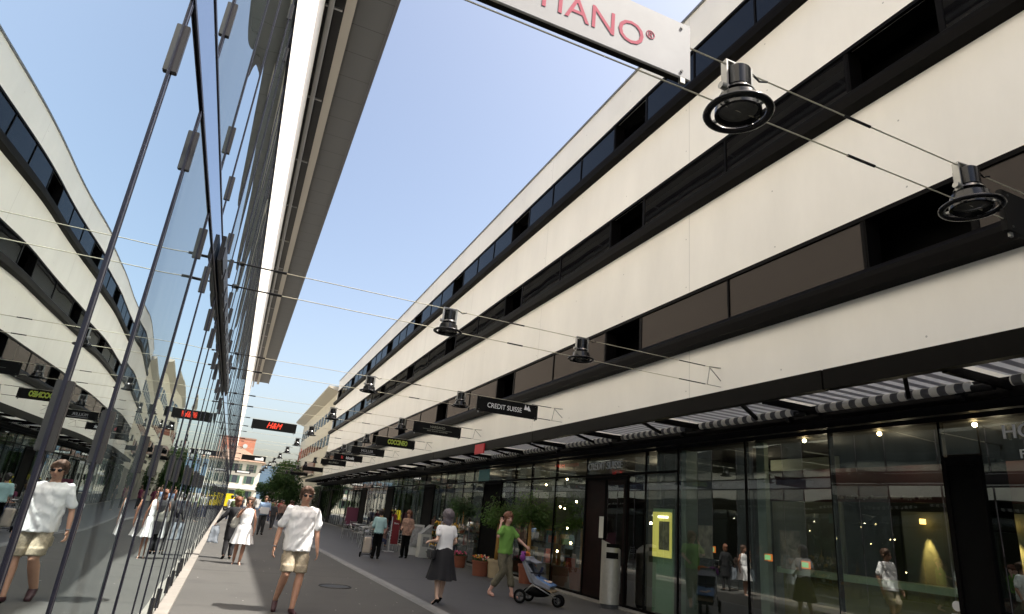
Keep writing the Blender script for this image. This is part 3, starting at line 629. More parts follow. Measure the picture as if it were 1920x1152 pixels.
# brick tower
t = thing('brick_tower', 'orange-red brick tower with one recessed window rising behind the street end', 'tower', (.6, 180, 0))
bk = mat('orange_brick', (.5, .17, .085), .85); tn = bk.node_tree; bt = N(tn, 'ShaderNodeTexBrick', i_Scale=1.4); bt.inputs['Color1'].default_value = (.52, .18, .09, 1); bt.inputs['Color2'].default_value = (.42, .14, .08, 1); bt.inputs['Mortar'].default_value = (.4, .25, .18, 1)
gg = N(tn, 'ShaderNodeNewGeometry'); sx_ = N(tn, 'ShaderNodeSeparateXYZ'); cx_ = N(tn, 'ShaderNodeCombineXYZ'); tn.links.new(gg.outputs['Position'], sx_.inputs[0]); tn.links.new(sx_.outputs[0], cx_.inputs[0]); tn.links.new(sx_.outputs[2], cx_.inputs[1]); tn.links.new(cx_.outputs[0], bt.inputs['Vector']); tn.links.new(bt.outputs[0], tn.nodes['Principled BSDF'].inputs['Base Color'])
part('wall', MB().box(-4.6, 2.45, -4, 4, 0, 15.6), bk, t); part('roof', MB().box(-4.7, 2.55, -4.1, 4.1, 15.6, 15.8), mat('tower_cap', (.3, .15, .1), .8), t)
wd = part('window', MB().box(-1.4, .6, -4.04, -3.99, 10.2, 11.6), pane_d, t); part('blind', MB().box(-.9, .55, -4.07, -4.041, 10.2, 11.1), mat('blind', (.6, .6, .58), .7), wd)
part('wall_clock', MB().tube((.2, -4.05, 13.7), (.2, -3.98, 13.7), .55, n=20), mat('clockf', (.45, .5, .48), .5), t)
# cream office block beyond the concrete one
t = thing('office_block', 'cream office block with a wide flat overhanging roof beyond the concrete building', 'building', (8.95, 74, 0))
cr2 = mat('cream_panel', (.62, .58, .47), .8, 0, .06, .8)
part('wall', MB().box(8.95, 22, 73.6, 112, 3.4, 13.9), cr2, t, True); part('wall', MB().box(10.4, 22, 73.6, 112, 0, 3.4), mat('arcade_dark', (.1, .09, .07), .8), t, True)
part('roof', MB().prism([(7.7, 14.3), (8.95, 13.9), (22, 13.9), (22, 14.6), (7.7, 14.5)], 'y', 73.3, 114), mat('roof_beige', (.5, .47, .4), .8), t, True)
for i in range(12): part('arcade_column', MB().box(9.0, 9.5, 75 + 3.1 * i, 75.5 + 3.1 * i, 0, 3.4), cr2, t, True)
for z0, z1 in ((5, 6.3), (8.0, 9.3), (11.0, 12.3)):
    for i in range(12):
        if z0 == 5: continue
        part('window', MB().box(8.9, 8.96, 75 + 3.1 * i, 76.9 + 3.1 * i, z0, z1), wg, t, True)
part('bay_window', MB().box(8.7, 8.95, 84, 104, 5.1, 6.6), mat('bay_brown', (.25, .14, .1), .4), t, True)
part('bay_frame', MB().box(8.66, 8.95, 83.7, 104.3, 6.6, 6.75).box(8.66, 8.95, 83.7, 104.3, 4.95, 5.1), cr2, t, True)
part('round_logo', MB().tube((8.9, 108, 9.0), (8.95, 108, 9.0), .8, n=20).tube((8.9, 110.4, 8.1), (8.95, 110.4, 8.1), .8, n=20), mat('logo_red', (.6, .12, .1), .6), t, True)
# yellow van
t = thing('delivery_van', 'yellow delivery van parked at the far end of the street', 'van', (-.1, 76, 0))
ye = mat('van_yellow', (.8, .62, .02), .35)
part('cargo_box', MB().bevbox(-.35, .45, 0, 1.4, .45, 1.75, .05), ye, t)
part('cab', MB().prism([(.4, .4), (1.25, .4), (1.25, .8), (.95, 1.0), (.8, 1.45), (.4, 1.45)], 'y', .1, 1.5), ye, t)
part('windscreen', MB().prism([(.97, 1.0), (1.0, 1.02), (.86, 1.4), (.83, 1.38)], 'y', .2, 1.4), pane_d, t)
part('side_window', MB().prism([(.5, 1.0), (.88, 1.0), (.78, 1.35), (.5, 1.35)], 'y', .08, .098), pane_d, t)
for x in (-.1, .9):
    wq = part('wheel', MB().tube((x, .1, .28), (x, .3, .28), .28, n=18), blackm, t); part('rim', MB().tube((x, .08, .28), (x, .1, .28), .15, n=14), alu, wq)
part('headlight', MB().box(1.2, 1.26, .15, .35, .6, .75), wl, t)
part('bumper', MB().box(-.36, 1.28, .05, 1.5, .3, .42), dgrey, t)
# glass cafe pavilion doors + bright sunlit grid beyond the shop row
t = thing('entrance_doors', 'pair of black framed glass doors with round stickers by the cafe tables', 'door', (8.3, 50, 0), 0)
for i, y in enumerate((49, 51.4)):
    d = part('door', MB().box(-.03, .03, y - 50, y - 50 + .1, .1, 2.9).box(-.03, .03, y - 50 + 2.1, y - 50 + 2.2, .1, 2.9).box(-.03, .03, y - 50 + .1, y - 50 + 2.1, 2.8, 2.9).box(-.03, .03, y - 50 + .1, y - 50 + 2.1, .1, .25), black, t)
    part('pane', MB().box(-.01, .01, y - 49.9, y - 47.9, .25, 2.8), sg, d); part('sticker', MB().tube((-.05, y - 48.9, 1.8), (-.035, y - 48.9, 1.8), .22, n=20), blackm, d)
# ================================================================== people
def loft(mb, secs, n=20):          # secs: (center, half width, half depth, xdir) closed loft
    v = []; f = []
    for c, a, b, xd in secs:
        c = Vector(c); xd = Vector(xd).normalized(); yd = Vector((0, 0, 1)).cross(xd).normalized()
        for i in range(n):
            t = 6.28318 * i / n; ct, st = math.cos(t), math.sin(t)
            v.append(c + xd * (a * math.copysign(abs(ct) ** .85, ct)) + yd * (b * math.copysign(abs(st) ** .85, st)))
    for k in range(len(secs) - 1): f += [(k * n + i, k * n + (i + 1) % n, (k + 1) * n + (i + 1) % n, (k + 1) * n + i) for i in range(n)]
    f += [tuple(range(n))[::-1], tuple(range((len(secs) - 1) * n, len(secs) * n))]
    return mb.add(v, f)
def fuse(mb, vox, smooth=4, fold=0, fs=9, seed=0):
    me = mb.mesh('tmp'); o = bpy.data.objects.new('tmp', me); C.objects.link(o)
    r = o.modifiers.new('r', 'REMESH'); r.mode = 'VOXEL'; r.voxel_size = vox
    if smooth: q = o.modifiers.new('s', 'SMOOTH'); q.iterations = smooth; q.factor = .5
    dg = bpy.context.evaluated_depsgraph_get(); out = bpy.data.meshes.new_from_object(o.evaluated_get(dg))
    bpy.data.objects.remove(o); bpy.data.meshes.remove(me)
    if fold:
        no = [v.normal.copy() for v in out.vertices]
        for v, nn in zip(out.vertices, no):
            p = v.co; q = Vector((p.x * fs + p.z * fs * .35 + seed, p.y * fs, p.z * fs * .5 - p.x * fs * .3))
            v.co = p + nn * fold * (.15 + noise.noise(q)) * (1 + .8 * noise.noise(q * 2.3)) 
    out.shade_smooth(); return out
skin = mat('skin', (.43, .235, .155), .55, 0, .08, 14); skin_red = mat('skin_tan', (.36, .18, .115), .55, 0, .08, 14)
def hand(mb, w, d, side, curl=.5, fwd=(0, 1, 0), k=1):
    # w wrist, d direction of the hand, fwd the side the thumb is on
    w, d = Vector(w), Vector(d).normalized(); f = Vector(fwd); f = (f - d * f.dot(d)).normalized(); s = d.cross(f) * side
    pc = w + d * .045 * k
    mb.ell(pc, (.017 * k, .041 * k, .05 * k), 12, 8, Matrix((s, f, d)).transposed())
    for i, (o, L) in enumerate(((.03, .072), (.011, .08), (-.009, .074), (-.028, .058))):
        b = w + d * .082 * k + f * o * k; p = [b]; a = 0
        for j, l in enumerate((.45, .32, .25)):
            a += curl * (.5 + .35 * j) * (1 + .1 * i); p.append(p[-1] + (d * math.cos(a) - s * math.sin(a) * -1 * -1) * L * l * k)
        for j in range(3): mb.cap(p[j], p[j + 1], (.0095 - .0012 * j) * k, (.0086 - .0012 * j) * k, 8)
    t0 = w + d * .02 * k + f * .025 * k; t1 = t0 + (d * .6 + f * .75).normalized() * .038 * k; t2 = t1 + (d * .95 + f * .2 - s * .2).normalized() * .03 * k
    mb.cap(t0, t1, .013 * k, .011 * k, 8); mb.cap(t1, t2, .011 * k, .008 * k, 8)
DEF = dict(pel=(0, 0, .53), chest=(0, 0, .73), neck=(0, 0, .825), head=(0, .008, .925), hipw=.052, shw=.118, shz=.805)
def person(label, x, y, H, heading, legs, arms, build=(.17, .115, .155, .1), top=None, bottom=None, hair=None, shoes=None, z0=0.0, skinm=None,
           vox=.011, sex='m', lean=(0, 0), head_turn=0, curl=(.5, .5), glasses=False, cat='person', group=None, bare=False, neck_h=0, handf=None):
    """legs: ((knee),(ankle)) right then left; arms: ((elbow),(wrist)) right then left; all as fractions of H, +y forward, +x the person's own right."""
    sm = skinm or skin; F = lambda p: Vector((p[0] * H, p[1] * H, p[2] * H))
    lx, ly = lean; P = F(DEF['pel']); CH = F((lx * .6, ly * .6, .73)); NK = F((lx, ly, .825)); HD = F((lx * 1.1, ly * 1.15 + .01, .925))
    w_sh, d_ch, w_hip, d_w = build    # shoulder half width etc (m at H=1.75)
    g = H / 1.75; sw = w_sh * g
    SHR = F((lx, ly, DEF['shz'])) + Vector((sw, 0, 0)); SHL = F((lx, ly, DEF['shz'])) - Vector((sw, 0, 0))
    HR, HL = P + Vector((.085 * g, 0, 0)), P - Vector((.085 * g, 0, 0))
    X = (1, 0, 0)
    def torso(mb, e, zlo=.5, zhi=.83):
        secs = [(F((0, 0, .49)), w_hip * .8 * g + e, d_w * .85 * g + e, X), (F((0, 0, .53)), w_hip * g + e, d_w * 1.08 * g + e, X), (F((lx * .2, ly * .2 + .004, .6)), w_hip * .9 * g + e, d_w * g * 1.05 + e, X),
                (F((lx * .5, ly * .5, .68)), w_sh * .87 * g + e, d_ch * g * .95 + e, X), (F((lx * .8, ly * .8, .75)), w_sh * .97 * g + e, d_ch * g + e, X),
                (F((lx, ly, .79)), w_sh * .96 * g + e, d_ch * .85 * g + e, X), (F((lx, ly - .004, .818)), w_sh * .72 * g + e, d_ch * .6 * g + e, X), (F((lx, ly, .835)), w_sh * .35 * g + e * .6, d_ch * .45 * g + e * .5, X)]
        loft(mb, secs)
    b = MB(); torso(b, 0)
    b.cap(NK, HD - Vector((0, .012, .03)), .06 * g, .055 * g)
    for S_ in (SHR, SHL): b.cap(NK - Vector((0, 0, .02)), S_ - Vector((0, 0, .02)), .04 * g, .038 * g)
    # head
    hs = H / 7.6 / .212; ht = Matrix.Rotation(head_turn, 3, 'Z')
    def hp(x_, y_, z_): return HD + ht @ (Vector((x_, y_, z_)) * hs)
    def hr(r): return tuple(q * hs for q in r)
    b.ell(hp(0, -.008, .03), hr((.075, .095, .088)), 20, 14, ht); b.ell(hp(0, .022, -.035), hr((.058, .066, .075)), 18, 12, ht)
    b.ell(hp(0, .055, -.088), hr((.028, .026, .022)), 12, 8, ht); b.cap(hp(0, .088, .008), hp(0, .108, -.032), .010 * hs, .017 * hs, 8)
    b.ell(hp(0, .093, -.058), hr((.026, .012, .008)), 10, 6, ht); b.ell(hp(0, .083, .022), hr((.05, .014, .009)), 10, 6, ht)
    for s_ in (1, -1): b.ell(hp(s_ * .079, -.006, -.008), hr((.011, .02, .033)), 10, 8, ht); b.ell(hp(s_ * .04, .065, -.03), hr((.022, .022, .02)), 10, 6, ht)
    for i, (S_, (el, wr), sd) in enumerate(((SHR, arms[0], 1), (SHL, arms[1], -1))):
        el, wr = F(el), F(wr); mid = el + (wr - el) * .35
        b.cap(S_ - Vector((sd * .01, 0, .01)), el, .046 * g * (1 if sex == 'm' else .86), .038 * g * (1 if sex == 'm' else .86)); b.cap(el, mid, .037 * g, .038 * g * (1 if sex == 'm' else .88)); b.cap(mid, wr, .037 * g * (1 if sex == 'm' else .9), .024 * g)
        hd = (wr - el).normalized(); ff = handf[i] if handf and handf[i] else (0, 1, 0)
        hand(b, wr, hd, sd, curl[i], ff, g)
    feet = []
    for HP_, (kn, an), sd in ((HR, legs[0], 1), (HL, legs[1], -1)):
        kn, an = F(kn), F(an); thick = 1 if sex == 'm' else .95
        b.cap(HP_ - Vector((0, 0, .03)), kn, .092 * g * thick, .06 * g * thick); c1 = kn + (an - kn) * .3 - Vector((0, .012, 0))
        b.cap(kn, c1, .057 * g * thick, .062 * g * thick); b.cap(c1, an, .06 * g * thick, .036 * g)
        feet.append((kn, an, sd))
    for kn, an, sd in feet:
        fd = Vector((sd * .18, 1, -.1 if an.z < .06 * H else -.55)).normalized(); hl = an + Vector((0, 0, -.045 * g)) - fd * .03; b.cap(an, hl + Vector((0, 0, .01)), .036 * g, .034 * g); b.cap(hl, hl + fd * .16 * g - Vector((0, 0, .01)), .032 * g, .026 * g)
    body = part('person', fuse(b, vox, 3), sm); body.location = (x, y, z0); body.rotation_euler = (0, 0, heading)
    tag(body, label, cat, group)
    # clothing
    if top:
        m = MB(); torso(m, top.get('e', .016) + top.get('fold', .012) * .35)
        if top.get('boxy'):
            q_ = top['boxy']; loft(m, [(F((0, 0, top.get('hem', .5))), w_sh * .9 * g * q_, d_w * 1.2 * g * q_, X), (F((lx * .3, ly * .3, .62)), w_sh * .93 * g * q_, d_w * 1.2 * g * q_, X), (F((lx * .7, ly * .7, .74)), w_sh * .93 * g + .015, d_ch * g + .02, X)])
        elif top.get('hem'):
            zz = top['hem']; loft(m, [(F((0, 0, zz)), w_hip * g * 1.06 + .02, d_w * 1.2 * g + .02, X), (F((0, 0, .56)), w_hip * g + .018, d_w * 1.1 * g + .018, X), (F((lx * .3, ly * .3, .64)), w_sh * .86 * g + .018, d_ch * g + .015, X)])
        sl = top.get('sleeve', .55)
        for S_, (el, wr), sd in ((SHR, arms[0], 1), (SHL, arms[1], -1)):
            el, wr = F(el), F(wr)
            if sl > 0:
                a = S_ + (el - S_) * min(sl, 1); k0 = NK + (S_ - NK) * .45 + Vector((0, 0, -.012)); cf = top.get('cuff', .06) * g
                m.cap(k0, S_ - Vector((sd * .01, 0, .012)), .052 * g, .068 * g); m.cap(S_ - Vector((sd * .01, 0, .012)), a, .068 * g, cf)
                m.ell(a, (.01, .01, .01), 6, 4)
                if sl > 1: m.cap(el, el + (wr - el) * (sl - 1), .05 * g, .037 * g)
        if top.get('trim', True):
            pass
        part('shirt', fuse(m, vox * 1.05, 2, top.get('fold', .012), top.get('fs', 11), x * 3), top['m'], body)
    if bottom:
        k = bottom['kind']; m = MB()
        if k == 'skirt':
            n = 48; secs = []; z1 = bottom['hem']; v = []; f = []; rows = 14
            for j in range(rows + 1):
                t = j / rows; z = .60 + (z1 - .60) * t; rx = (w_hip * .86 + (bottom['flare']) * t ** .8) * g + .012; ry = (d_w * 1.05 + bottom['flare'] * .85 * t ** .8) * g + .012
                for i in range(n):
                    a = 6.28318 * i / n; wv = 1 + bottom.get('pleat', .06) * t * math.sin(a * bottom.get('np', 9) + math.sin(a * 3 + x)); hipb = 1 + .07 * math.exp(-((t - .25) / .15) ** 2)
                    v.append((math.cos(a) * rx * wv * hipb, math.sin(a) * ry * wv * hipb + bottom.get('sway', 0) * t * g, z * H + (.01 * math.sin(a * 5) if j == rows else 0)))
            for j in range(rows): f += [(j * n + i, j * n + (i + 1) % n, (j + 1) * n + (i + 1) % n, (j + 1) * n + i) for i in range(n)]
            f.append(tuple(range(n))); m.add(v, f); part('skirt', m, bottom['m'], body, False, True)
        else:
            w0, w1 = bottom.get('w', (.1, .085)); end = bottom['end']   # end: 1 = knee, 2 = ankle
            loft(m, [(F((0, 0, .475)), w_hip * .86 * g + .012, d_w * g + .012, X), (F((0, 0, .53)), w_hip * g + .012, d_w * 1.1 * g + .012, X), (F((0, 0, .60)), w_hip * .92 * g + .01, d_w * 1.02 * g + .01, X)])
            for HP_, (kn, an), sd in ((HR, legs[0], 1), (HL, legs[1], -1)):
                kn, an = F(kn), F(an); a = HP_ + (kn - HP_) * min(end, 1)
                m.cap(HP_ - Vector((0, 0, .02)), a, w0 * g, w1 * g)
                if end < 1.05: loft(m, [(a - Vector((0, 0, .05)), w1 * g * 1.02, w1 * g * 1.02, X), (a + Vector((0, 0, .05)), w1 * g, w1 * g, X)])
                if end > 1: m.cap(kn, kn + (an - kn) * (end - 1), w1 * g, bottom.get('w2', .06) * g)
            part(bottom.get('name', 'trousers'), fuse(m, vox * 1.05, 2, bottom.get('fold', .012), 11, y), bottom['m'], body)
    if hair:
        m = MB(); L = hair.get('len', 0); e = hair.get('e', .012)
        m.ell(hp(0, -.022, .05), hr((.08 + e, .098 + e, .078 + e)), 18, 12, ht)
        if hair.get('fringe', 1): m.ell(hp(0, .045, .078), hr((.066, .045, .036)), 14, 8, ht)
        for s_ in (1, -1): m.ell(hp(s_ * .066, -.03, .0 - L * .5), hr((.024, .055, .05 + L * .5)), 12, 8, ht)
        m.ell(hp(0, -.065, -.01 - L * .45), hr((.07 + L * .12, .045, .075 + L * .5)), 14, 10, ht)
        part('hair', fuse(m, vox * .8, 1, .012, 30, y), hair['m'], body)
    if glasses:
        m = MB()
        for s_ in (1, -1): m.ell(hp(s_ * .032, .088, .004), hr((.028, .008, .019)), 12, 8, ht); m.bar(hp(s_ * .058, .085, .008), hp(s_ * .08, .0, .008), .004, .006)
        m.bar(hp(-.01, .095, .008), hp(.01, .095, .008), .004, .004); part('sunglasses', m, mat('dark_lens', (.01, .008, .008), .15), body, False, True)
    elif vox < .014:
        m = MB()
        for s_ in (1, -1): m.ell(hp(s_ * .031, .078, .003), hr((.013, .007, .006)), 8, 6, ht)
        part('eyes', m, mat('eye_dark', (.03, .02, .015), .3), body, False, True)
    if vox < .014: part('lips', MB().ell(hp(0, .1, -.058), hr((.022, .007, .006)), 10, 6, ht), mat('lip', (.35, .12, .1), .5), body, False, True)
    if shoes:
        m = MB()
        for kn, an, sd in feet:
            fd = Vector((sd * .18, 1, -.1 if an.z < .06 * H else -.55)).normalized(); hl = an + Vector((0, 0, -.045 * g)) - fd * .03; up = Vector((0, 0, 1))
            k = shoes.get('k', 'shoe')
            if k == 'heel':
                m.cap(hl + up * .0, hl + fd * .15 * g - up * .02, .033 * g, .024 * g); m.cap(hl - fd * .0, hl - up * .07 * g - fd * .005, .016 * g, .008 * g)
            elif k == 'sandal':
                m.cap(hl - up * .026 * g, hl + fd * .17 * g - up * .03 * g, .022 * g, .026 * g); m.cap(hl + fd * .1 * g + up * .016, hl + fd * .13 * g + up * .012, .018, .018)
            else:
                m.cap(hl + up * .004, hl + fd * .17 * g - up * .012, .042 * g, .035 * g); m.cap(an - Vector((0, 0, .03)), hl, .036 * g, .042 * g)
        part('shoes', fuse(m, .008 if vox < .014 else .014, 1), shoes['m'], body)
    body['fh'] = 0; del body['fh']
    return body, F, g
white = mat('white_cotton', (.82, .82, .82), .85); hair_br = mat('hair_brown', (.07, .035, .02), .6, 0, .3, 30); hair_gr = mat('hair_grey', (.13, .11, .12), .55, 0, .3, 30)
hair_bk = mat('hair_dark', (.02, .015, .013), .5); hair_rd = mat('hair_auburn', (.16, .06, .03), .6, 0, .3, 30)
khaki = mat('khaki_check', (.33, .28, .2), .85, 0, .35, 28); charcoal = mat('charcoal_cloth', (.009, .009, .012), .85)
stand = (((.05, .01, .285), (.052, 0, .05)), ((-.05, .0, .285), (-.055, -.01, .05)))
PI = math.pi
# man in white t-shirt, walking towards the viewer
pb, F, g = person('man in white t-shirt, patterned shorts and sunglasses walking towards the viewer', 1.13, 11.0, 1.84, PI + .08,
    (((.062, .075, .295), (.085, -.045, .085)), ((-.058, .055, .29), (-.035, .09, .045))),
    (((.165, -.02, .635), (.19, .045, .49)), ((-.155, -.035, .63), (-.172, .02, .485))), build=(.2, .135, .178, .13),
    top=dict(m=white, e=.014, hem=.475, boxy=1.09, sleeve=.72, cuff=.066, fold=.018, fs=15), bottom=dict(kind='t', name='shorts', m=khaki, end=.80, w=(.1, .093), fold=.009),
    hair=dict(m=hair_br), shoes=dict(m=mat('maroon_shoe', (.03, .006, .01), .5)), glasses=True, skinm=skin, vox=.0105)
for sx in (1, -1): part('shorts_pocket', fuse(MB().bevbox(sx * .185 - .018, sx * .185 + .018, -.05, .09, .68, .82, .008), .01, 1, .006), khaki, pb)
wr = F((.19, .045, .49)) + Vector((-.004, -.004, .02)); part('wristwatch', MB().torus(wr, .030, .007, (.15, .4, -1), 20, 8).ell(wr + Vector((.03, 0, 0)), (.008, .018, .018)), mat('watch', (.3, .3, .32), .3, .8), pb)
# woman in white sleeveless top and skirt
pb, F, g = person('woman in sleeveless white top and white skirt raising one hand to her face', .5, 18.07, 1.6, PI - .05,
    (((.055, .04, .285), (.06, -.03, .06)), ((-.045, .05, .285), (-.03, .05, .045))),
    (((.135, .06, .69), (.05, .12, .82)), ((-.14, -.015, .65), (-.15, .03, .5))), build=(.165, .11, .16, .11),
    top=dict(m=white, e=.01, sleeve=0, fold=.008), bottom=dict(kind='skirt', m=white, hem=.3, flare=.15, pleat=.08, np=11),
    hair=dict(m=hair_br, len=.05), shoes=dict(m=mat('pale_sandal', (.5, .4, .35), .6), k='sandal'), glasses=True, sex='f', vox=.012, skinm=skin_red)
part('belt', MB().torus((0, 0, .6 * 1.6), .15, .012), mat('belt_brown', (.12, .06, .05), .6), pb).scale = (1, .78, 1)
t = thing('shoulder_bag', 'white shoulder bag at the side of the woman in white', 'bag', (.26, 18.1, 1.0)); part('pouch', fuse(MB().ell((0, 0, -.02), (.1, .05, .13)).ell((-.02, 0, -.1), (.09, .05, .07)), .012, 2, .01), mat('bag_white', (.5, .48, .42), .6), t)
part('strap', MB().path([(-.05, 0, .06), (0, 0, .2), (.06, -.02, .3), (.1, 0, .2), (.07, 0, .06)], .008), MC['bag_white'], t)
# person in dark coat behind her carrying a grey bag
person('person in a long dark coat half hidden behind the woman in white', .24, 19.3, 1.58, .1, (((.05, .04, .28), (.05, 0, .05)), ((-.05, -.02, .28), (-.06, -.08, .06))),
    (((.14, .0, .65), (.13, .06, .52)), ((-.19, .0, .66), (-.26, .02, .56))), top=dict(m=charcoal, e=.03, hem=.3, sleeve=1.9), bottom=dict(kind='t', m=charcoal, end=1.9), hair=dict(m=hair_rd, len=.06), shoes=dict(m=blackm), sex='f', vox=.014)
t = thing('carrier_bag', 'grey carrier bag held by the person in the dark coat', 'bag', (-.17, 19.33, .38)); part('bag', fuse(MB().prism([(-.14, 0), (.12, .0), (.1, .42), (-.1, .42)], 'y', -.05, .05), .015, 2, .02), mat('bag_grey', (.25, .28, .32), .6), t); part('handle', MB().path([(-.05, 0, .4), (-.02, 0, .5), (.02, 0, .5), (.05, 0, .4)], .006), MC['bag_grey'], t)
# woman in white top and long dark skirt, walking away
pb, F, g = person('woman seen from behind in a white top, long dark skirt and black heels', 3.98, 12.3, 1.66, .2,
    (((.05, .03, .285), (.055, .06, .07)), ((-.05, .0, .285), (-.065, -.07, .07))),
    (((.125, -.03, .66), (.1, .08, .6)), ((-.135, -.05, .665), (-.16, .085, .64))), build=(.165, .11, .155, .105),
    top=dict(m=white, e=.022, sleeve=.5, fold=.008), bottom=dict(kind='skirt', m=charcoal, hem=.25, flare=.16, pleat=.09, np=8, sway=-.02),
    hair=dict(m=hair_gr, len=.075, e=.028, fringe=0), shoes=dict(m=blackm, k='heel'), sex='f', vox=.011, z0=.05, skinm=mat('skin_pale', (.55, .36, .27), .55))
t = thing('handbag', 'black handbag on the left shoulder of the woman in the dark skirt', 'bag', (3.74, 12.25, .92)); part('pouch', fuse(MB().bevbox(-.055, .04, -.13, .22, -.12, .1, .035).bevbox(-.03, .03, -.08, .16, .05, .14, .02), .012, 2, .012), mat('bag_black', (.012, .012, .014), .4), t)
part('strap', MB().path([(.02, .12, .08), (.05, .06, .3), (.085, .02, .475), (.07, -.05, .43), (.04, -.09, .2), (.02, -.08, .06)], .009), MC['bag_black'], t)
# woman in green pushing a pushchair, phone at her ear
pb, F, g = person('woman in green t-shirt and rolled khaki trousers, phone at her ear, pushing a pushchair', 5.98, 14.0, 1.78, PI + .5,
    (((.055, .03, .29), (.12, -.1, .06)), ((-.05, .06, .29), (-.04, .13, .06))),
    (((.165, .0, .70), (.098, -.03, .865)), ((-.15, .1, .67), (-.1, .27, .60))), build=(.178, .112, .158, .1),
    top=dict(m=mat('green_tee', (.16, .33, .06), .85), e=.018, hem=.50, boxy=1.12, sleeve=.62, cuff=.066, fold=.014), bottom=dict(kind='t', m=mat('khaki_trouser', (.13, .115, .075), .9, 0, .3, 20), end=1.62, w=(.098, .08), w2=.07, fold=.025),
    hair=dict(m=hair_rd, len=.055, e=.022), shoes=dict(m=mat('pink_sandal', (.5, .25, .2), .6), k='sandal'), sex='f', vox=.011, z0=.035, head_turn=-.45, curl=(.9, 1.2), skinm=mat('skin_pink', (.56, .32, .25), .55), handf=((0, 1, 0), (0, 0, 1)))
part('mobile_phone', MB().bevbox(-.012, .012, -.03, .03, -.05, .05, .004), blackm, None)
ph = C.objects['mobile_phone'] if 'mobile_phone' in C.objects else None
p_ = Matrix.Rotation(PI + .5, 3, 'Z') @ F((.074, -.035, .925)); ph.location = (5.98 + p_.x, 14.0 + p_.y, p_.z + .035); ph.rotation_euler = (0, 0, PI + .5); tag(ph, 'small dark mobile phone held to the ear of the woman in green', 'phone')
# teal cardigan woman
person('woman in pale teal top and black trousers seen from behind near the cafe tables', 4.9, 22.6, 1.6, -.2, (((.05, .02, .28), (.05, 0, .045)), ((-.05, .02, .28), (-.055, -.03, .045))),
    (((.13, .0, .65), (.1, .12, .6)), ((-.13, .0, .65), (-.12, .1, .6))), build=(.17, .115, .16, .11), top=dict(m=mat('pale_teal', (.33, .5, .5), .85), e=.02, hem=.52, sleeve=1.75), bottom=dict(kind='t', m=blackm, end=1.92, w=(.1, .08), w2=.066), hair=dict(m=hair_bk, fringe=0), shoes=dict(m=blackm), sex='f', vox=.013, z0=.03)
person('grey-haired person in a brown patterned top and black trousers standing by the flower shelves', 6.25, 24.0, 1.64, 2.5, (((.05, .02, .28), (.05, 0, .045)), ((-.05, .02, .28), (-.055, .0, .045))),
    (((.13, .0, .65), (.1, .1, .6)), ((-.13, .0, .65), (-.12, .06, .55))), build=(.17, .115, .16, .11), top=dict(m=mat('brown_pattern', (.3, .18, .13), .85, 0, .5, 15), e=.025, hem=.47, sleeve=1.7), bottom=dict(kind='t', m=blackm, end=1.92, w=(.1, .08), w2=.066), hair=dict(m=hair_rd, e=.025), shoes=dict(m=blackm), sex='f', vox=.013, z0=.03)
# further people
person('man in a light blue shirt holding a white box, beyond the woman in white', 1.6, 33, 1.72, PI, (((.05, .02, .28), (.05, 0, .05)), ((-.05, .02, .28), (-.055, -.03, .05))),
    (((.14, .0, .65), (.09, .14, .6)), ((-.14, .0, .65), (-.09, .14, .6))), build=(.2, .13, .17, .12), top=dict(m=mat('light_blue', (.25, .36, .55), .85), e=.02, sleeve=1), bottom=dict(kind='t', m=dgrey, end=1.9, w=(.1, .08)), hair=dict(m=hair_br), shoes=dict(m=blackm), vox=.02, skinm=skin_red)
t = tag(part('carton', MB().bevbox(-.2, .2, -.15, .15, 0, .3, .01), mat('carton_white', (.6, .6, .6), .7)), 'white box held by the man in the light blue shirt', 'box'); t.location = (1.6, 32.65, .92)
cloth = [mat('cl%d' % i, c, .9) for i, c in enumerate(((.03, .03, .035), (.3, .06, .06), (.1, .13, .06), (.05, .06, .12), (.4, .38, .35), (.25, .15, .12), (.6, .6, .6), (.12, .02, .05)))]
far = [(2.45, 39.5, 1.5, PI - .4, 0, 0, 'person in black leaning forward beside the kerb line in the distance'), (3.35, 46, 1.6, PI, 5, 0, 'person in brown walking far down the street left of the man in white'), (2.9, 50, 1.62, 0, 2, 3, 'person in dull green far down the street'),
       (.35, 41, 1.6, PI, 2, 0, 'person in dull green near the yellow van'), (.15, 47, 1.62, 0, 6, 3, 'person in a pale top just right of the yellow van'), (3.9, 56, 1.65, PI, 1, 0, 'tiny person in red in the distant crowd'), (3.2, 60, 1.6, .3, 0, 3, 'tiny person in black in the distant crowd'),
       (2.2, 66, 1.65, PI, 4, 5, 'tiny person in beige in the distant crowd'), (4.4, 63, 1.6, PI, 3, 0, 'tiny person in navy in the distant crowd'), (5.0, 58, 1.62, 1, 7, 0, 'tiny person in dark plum beside the shopfront far away'), (1.2, 70, 1.6, PI, 0, 3, 'tiny person in black in the middle of the street end'), (3.6, 68, 1.65, 0, 6, 3, 'tiny person in white in the distant crowd'),
       (4.2, 50.5, 1.65, .2, 7, 0, 'person in plum walking away beside the pavement line'), (4.9, 47, 1.6, PI, 0, 0, 'person in black right of the kerb line, far along')]
for i, (x, y, H, hd, c0, c1, lab) in enumerate(far):
    s_ = 1 if i % 2 else -1
    person(lab, x, y, H, hd, (((.05, .05 * s_, .28), (.05, .06 * s_ - .03, .05)), ((-.05, -.03 * s_, .28), (-.055, -.1 * s_, .055))), (((.13, -.04 * s_, .65), (.13, .02, .52)), ((-.13, .04, .65), (-.13, .06, .52))),
        top=dict(m=cloth[c0], e=.02, hem=.5, sleeve=1.2), bottom=dict(kind='t', m=cloth[c1], end=1.9, w=(.1, .08)), hair=dict(m=hair_bk if i % 3 else hair_br), vox=.025, group=None)
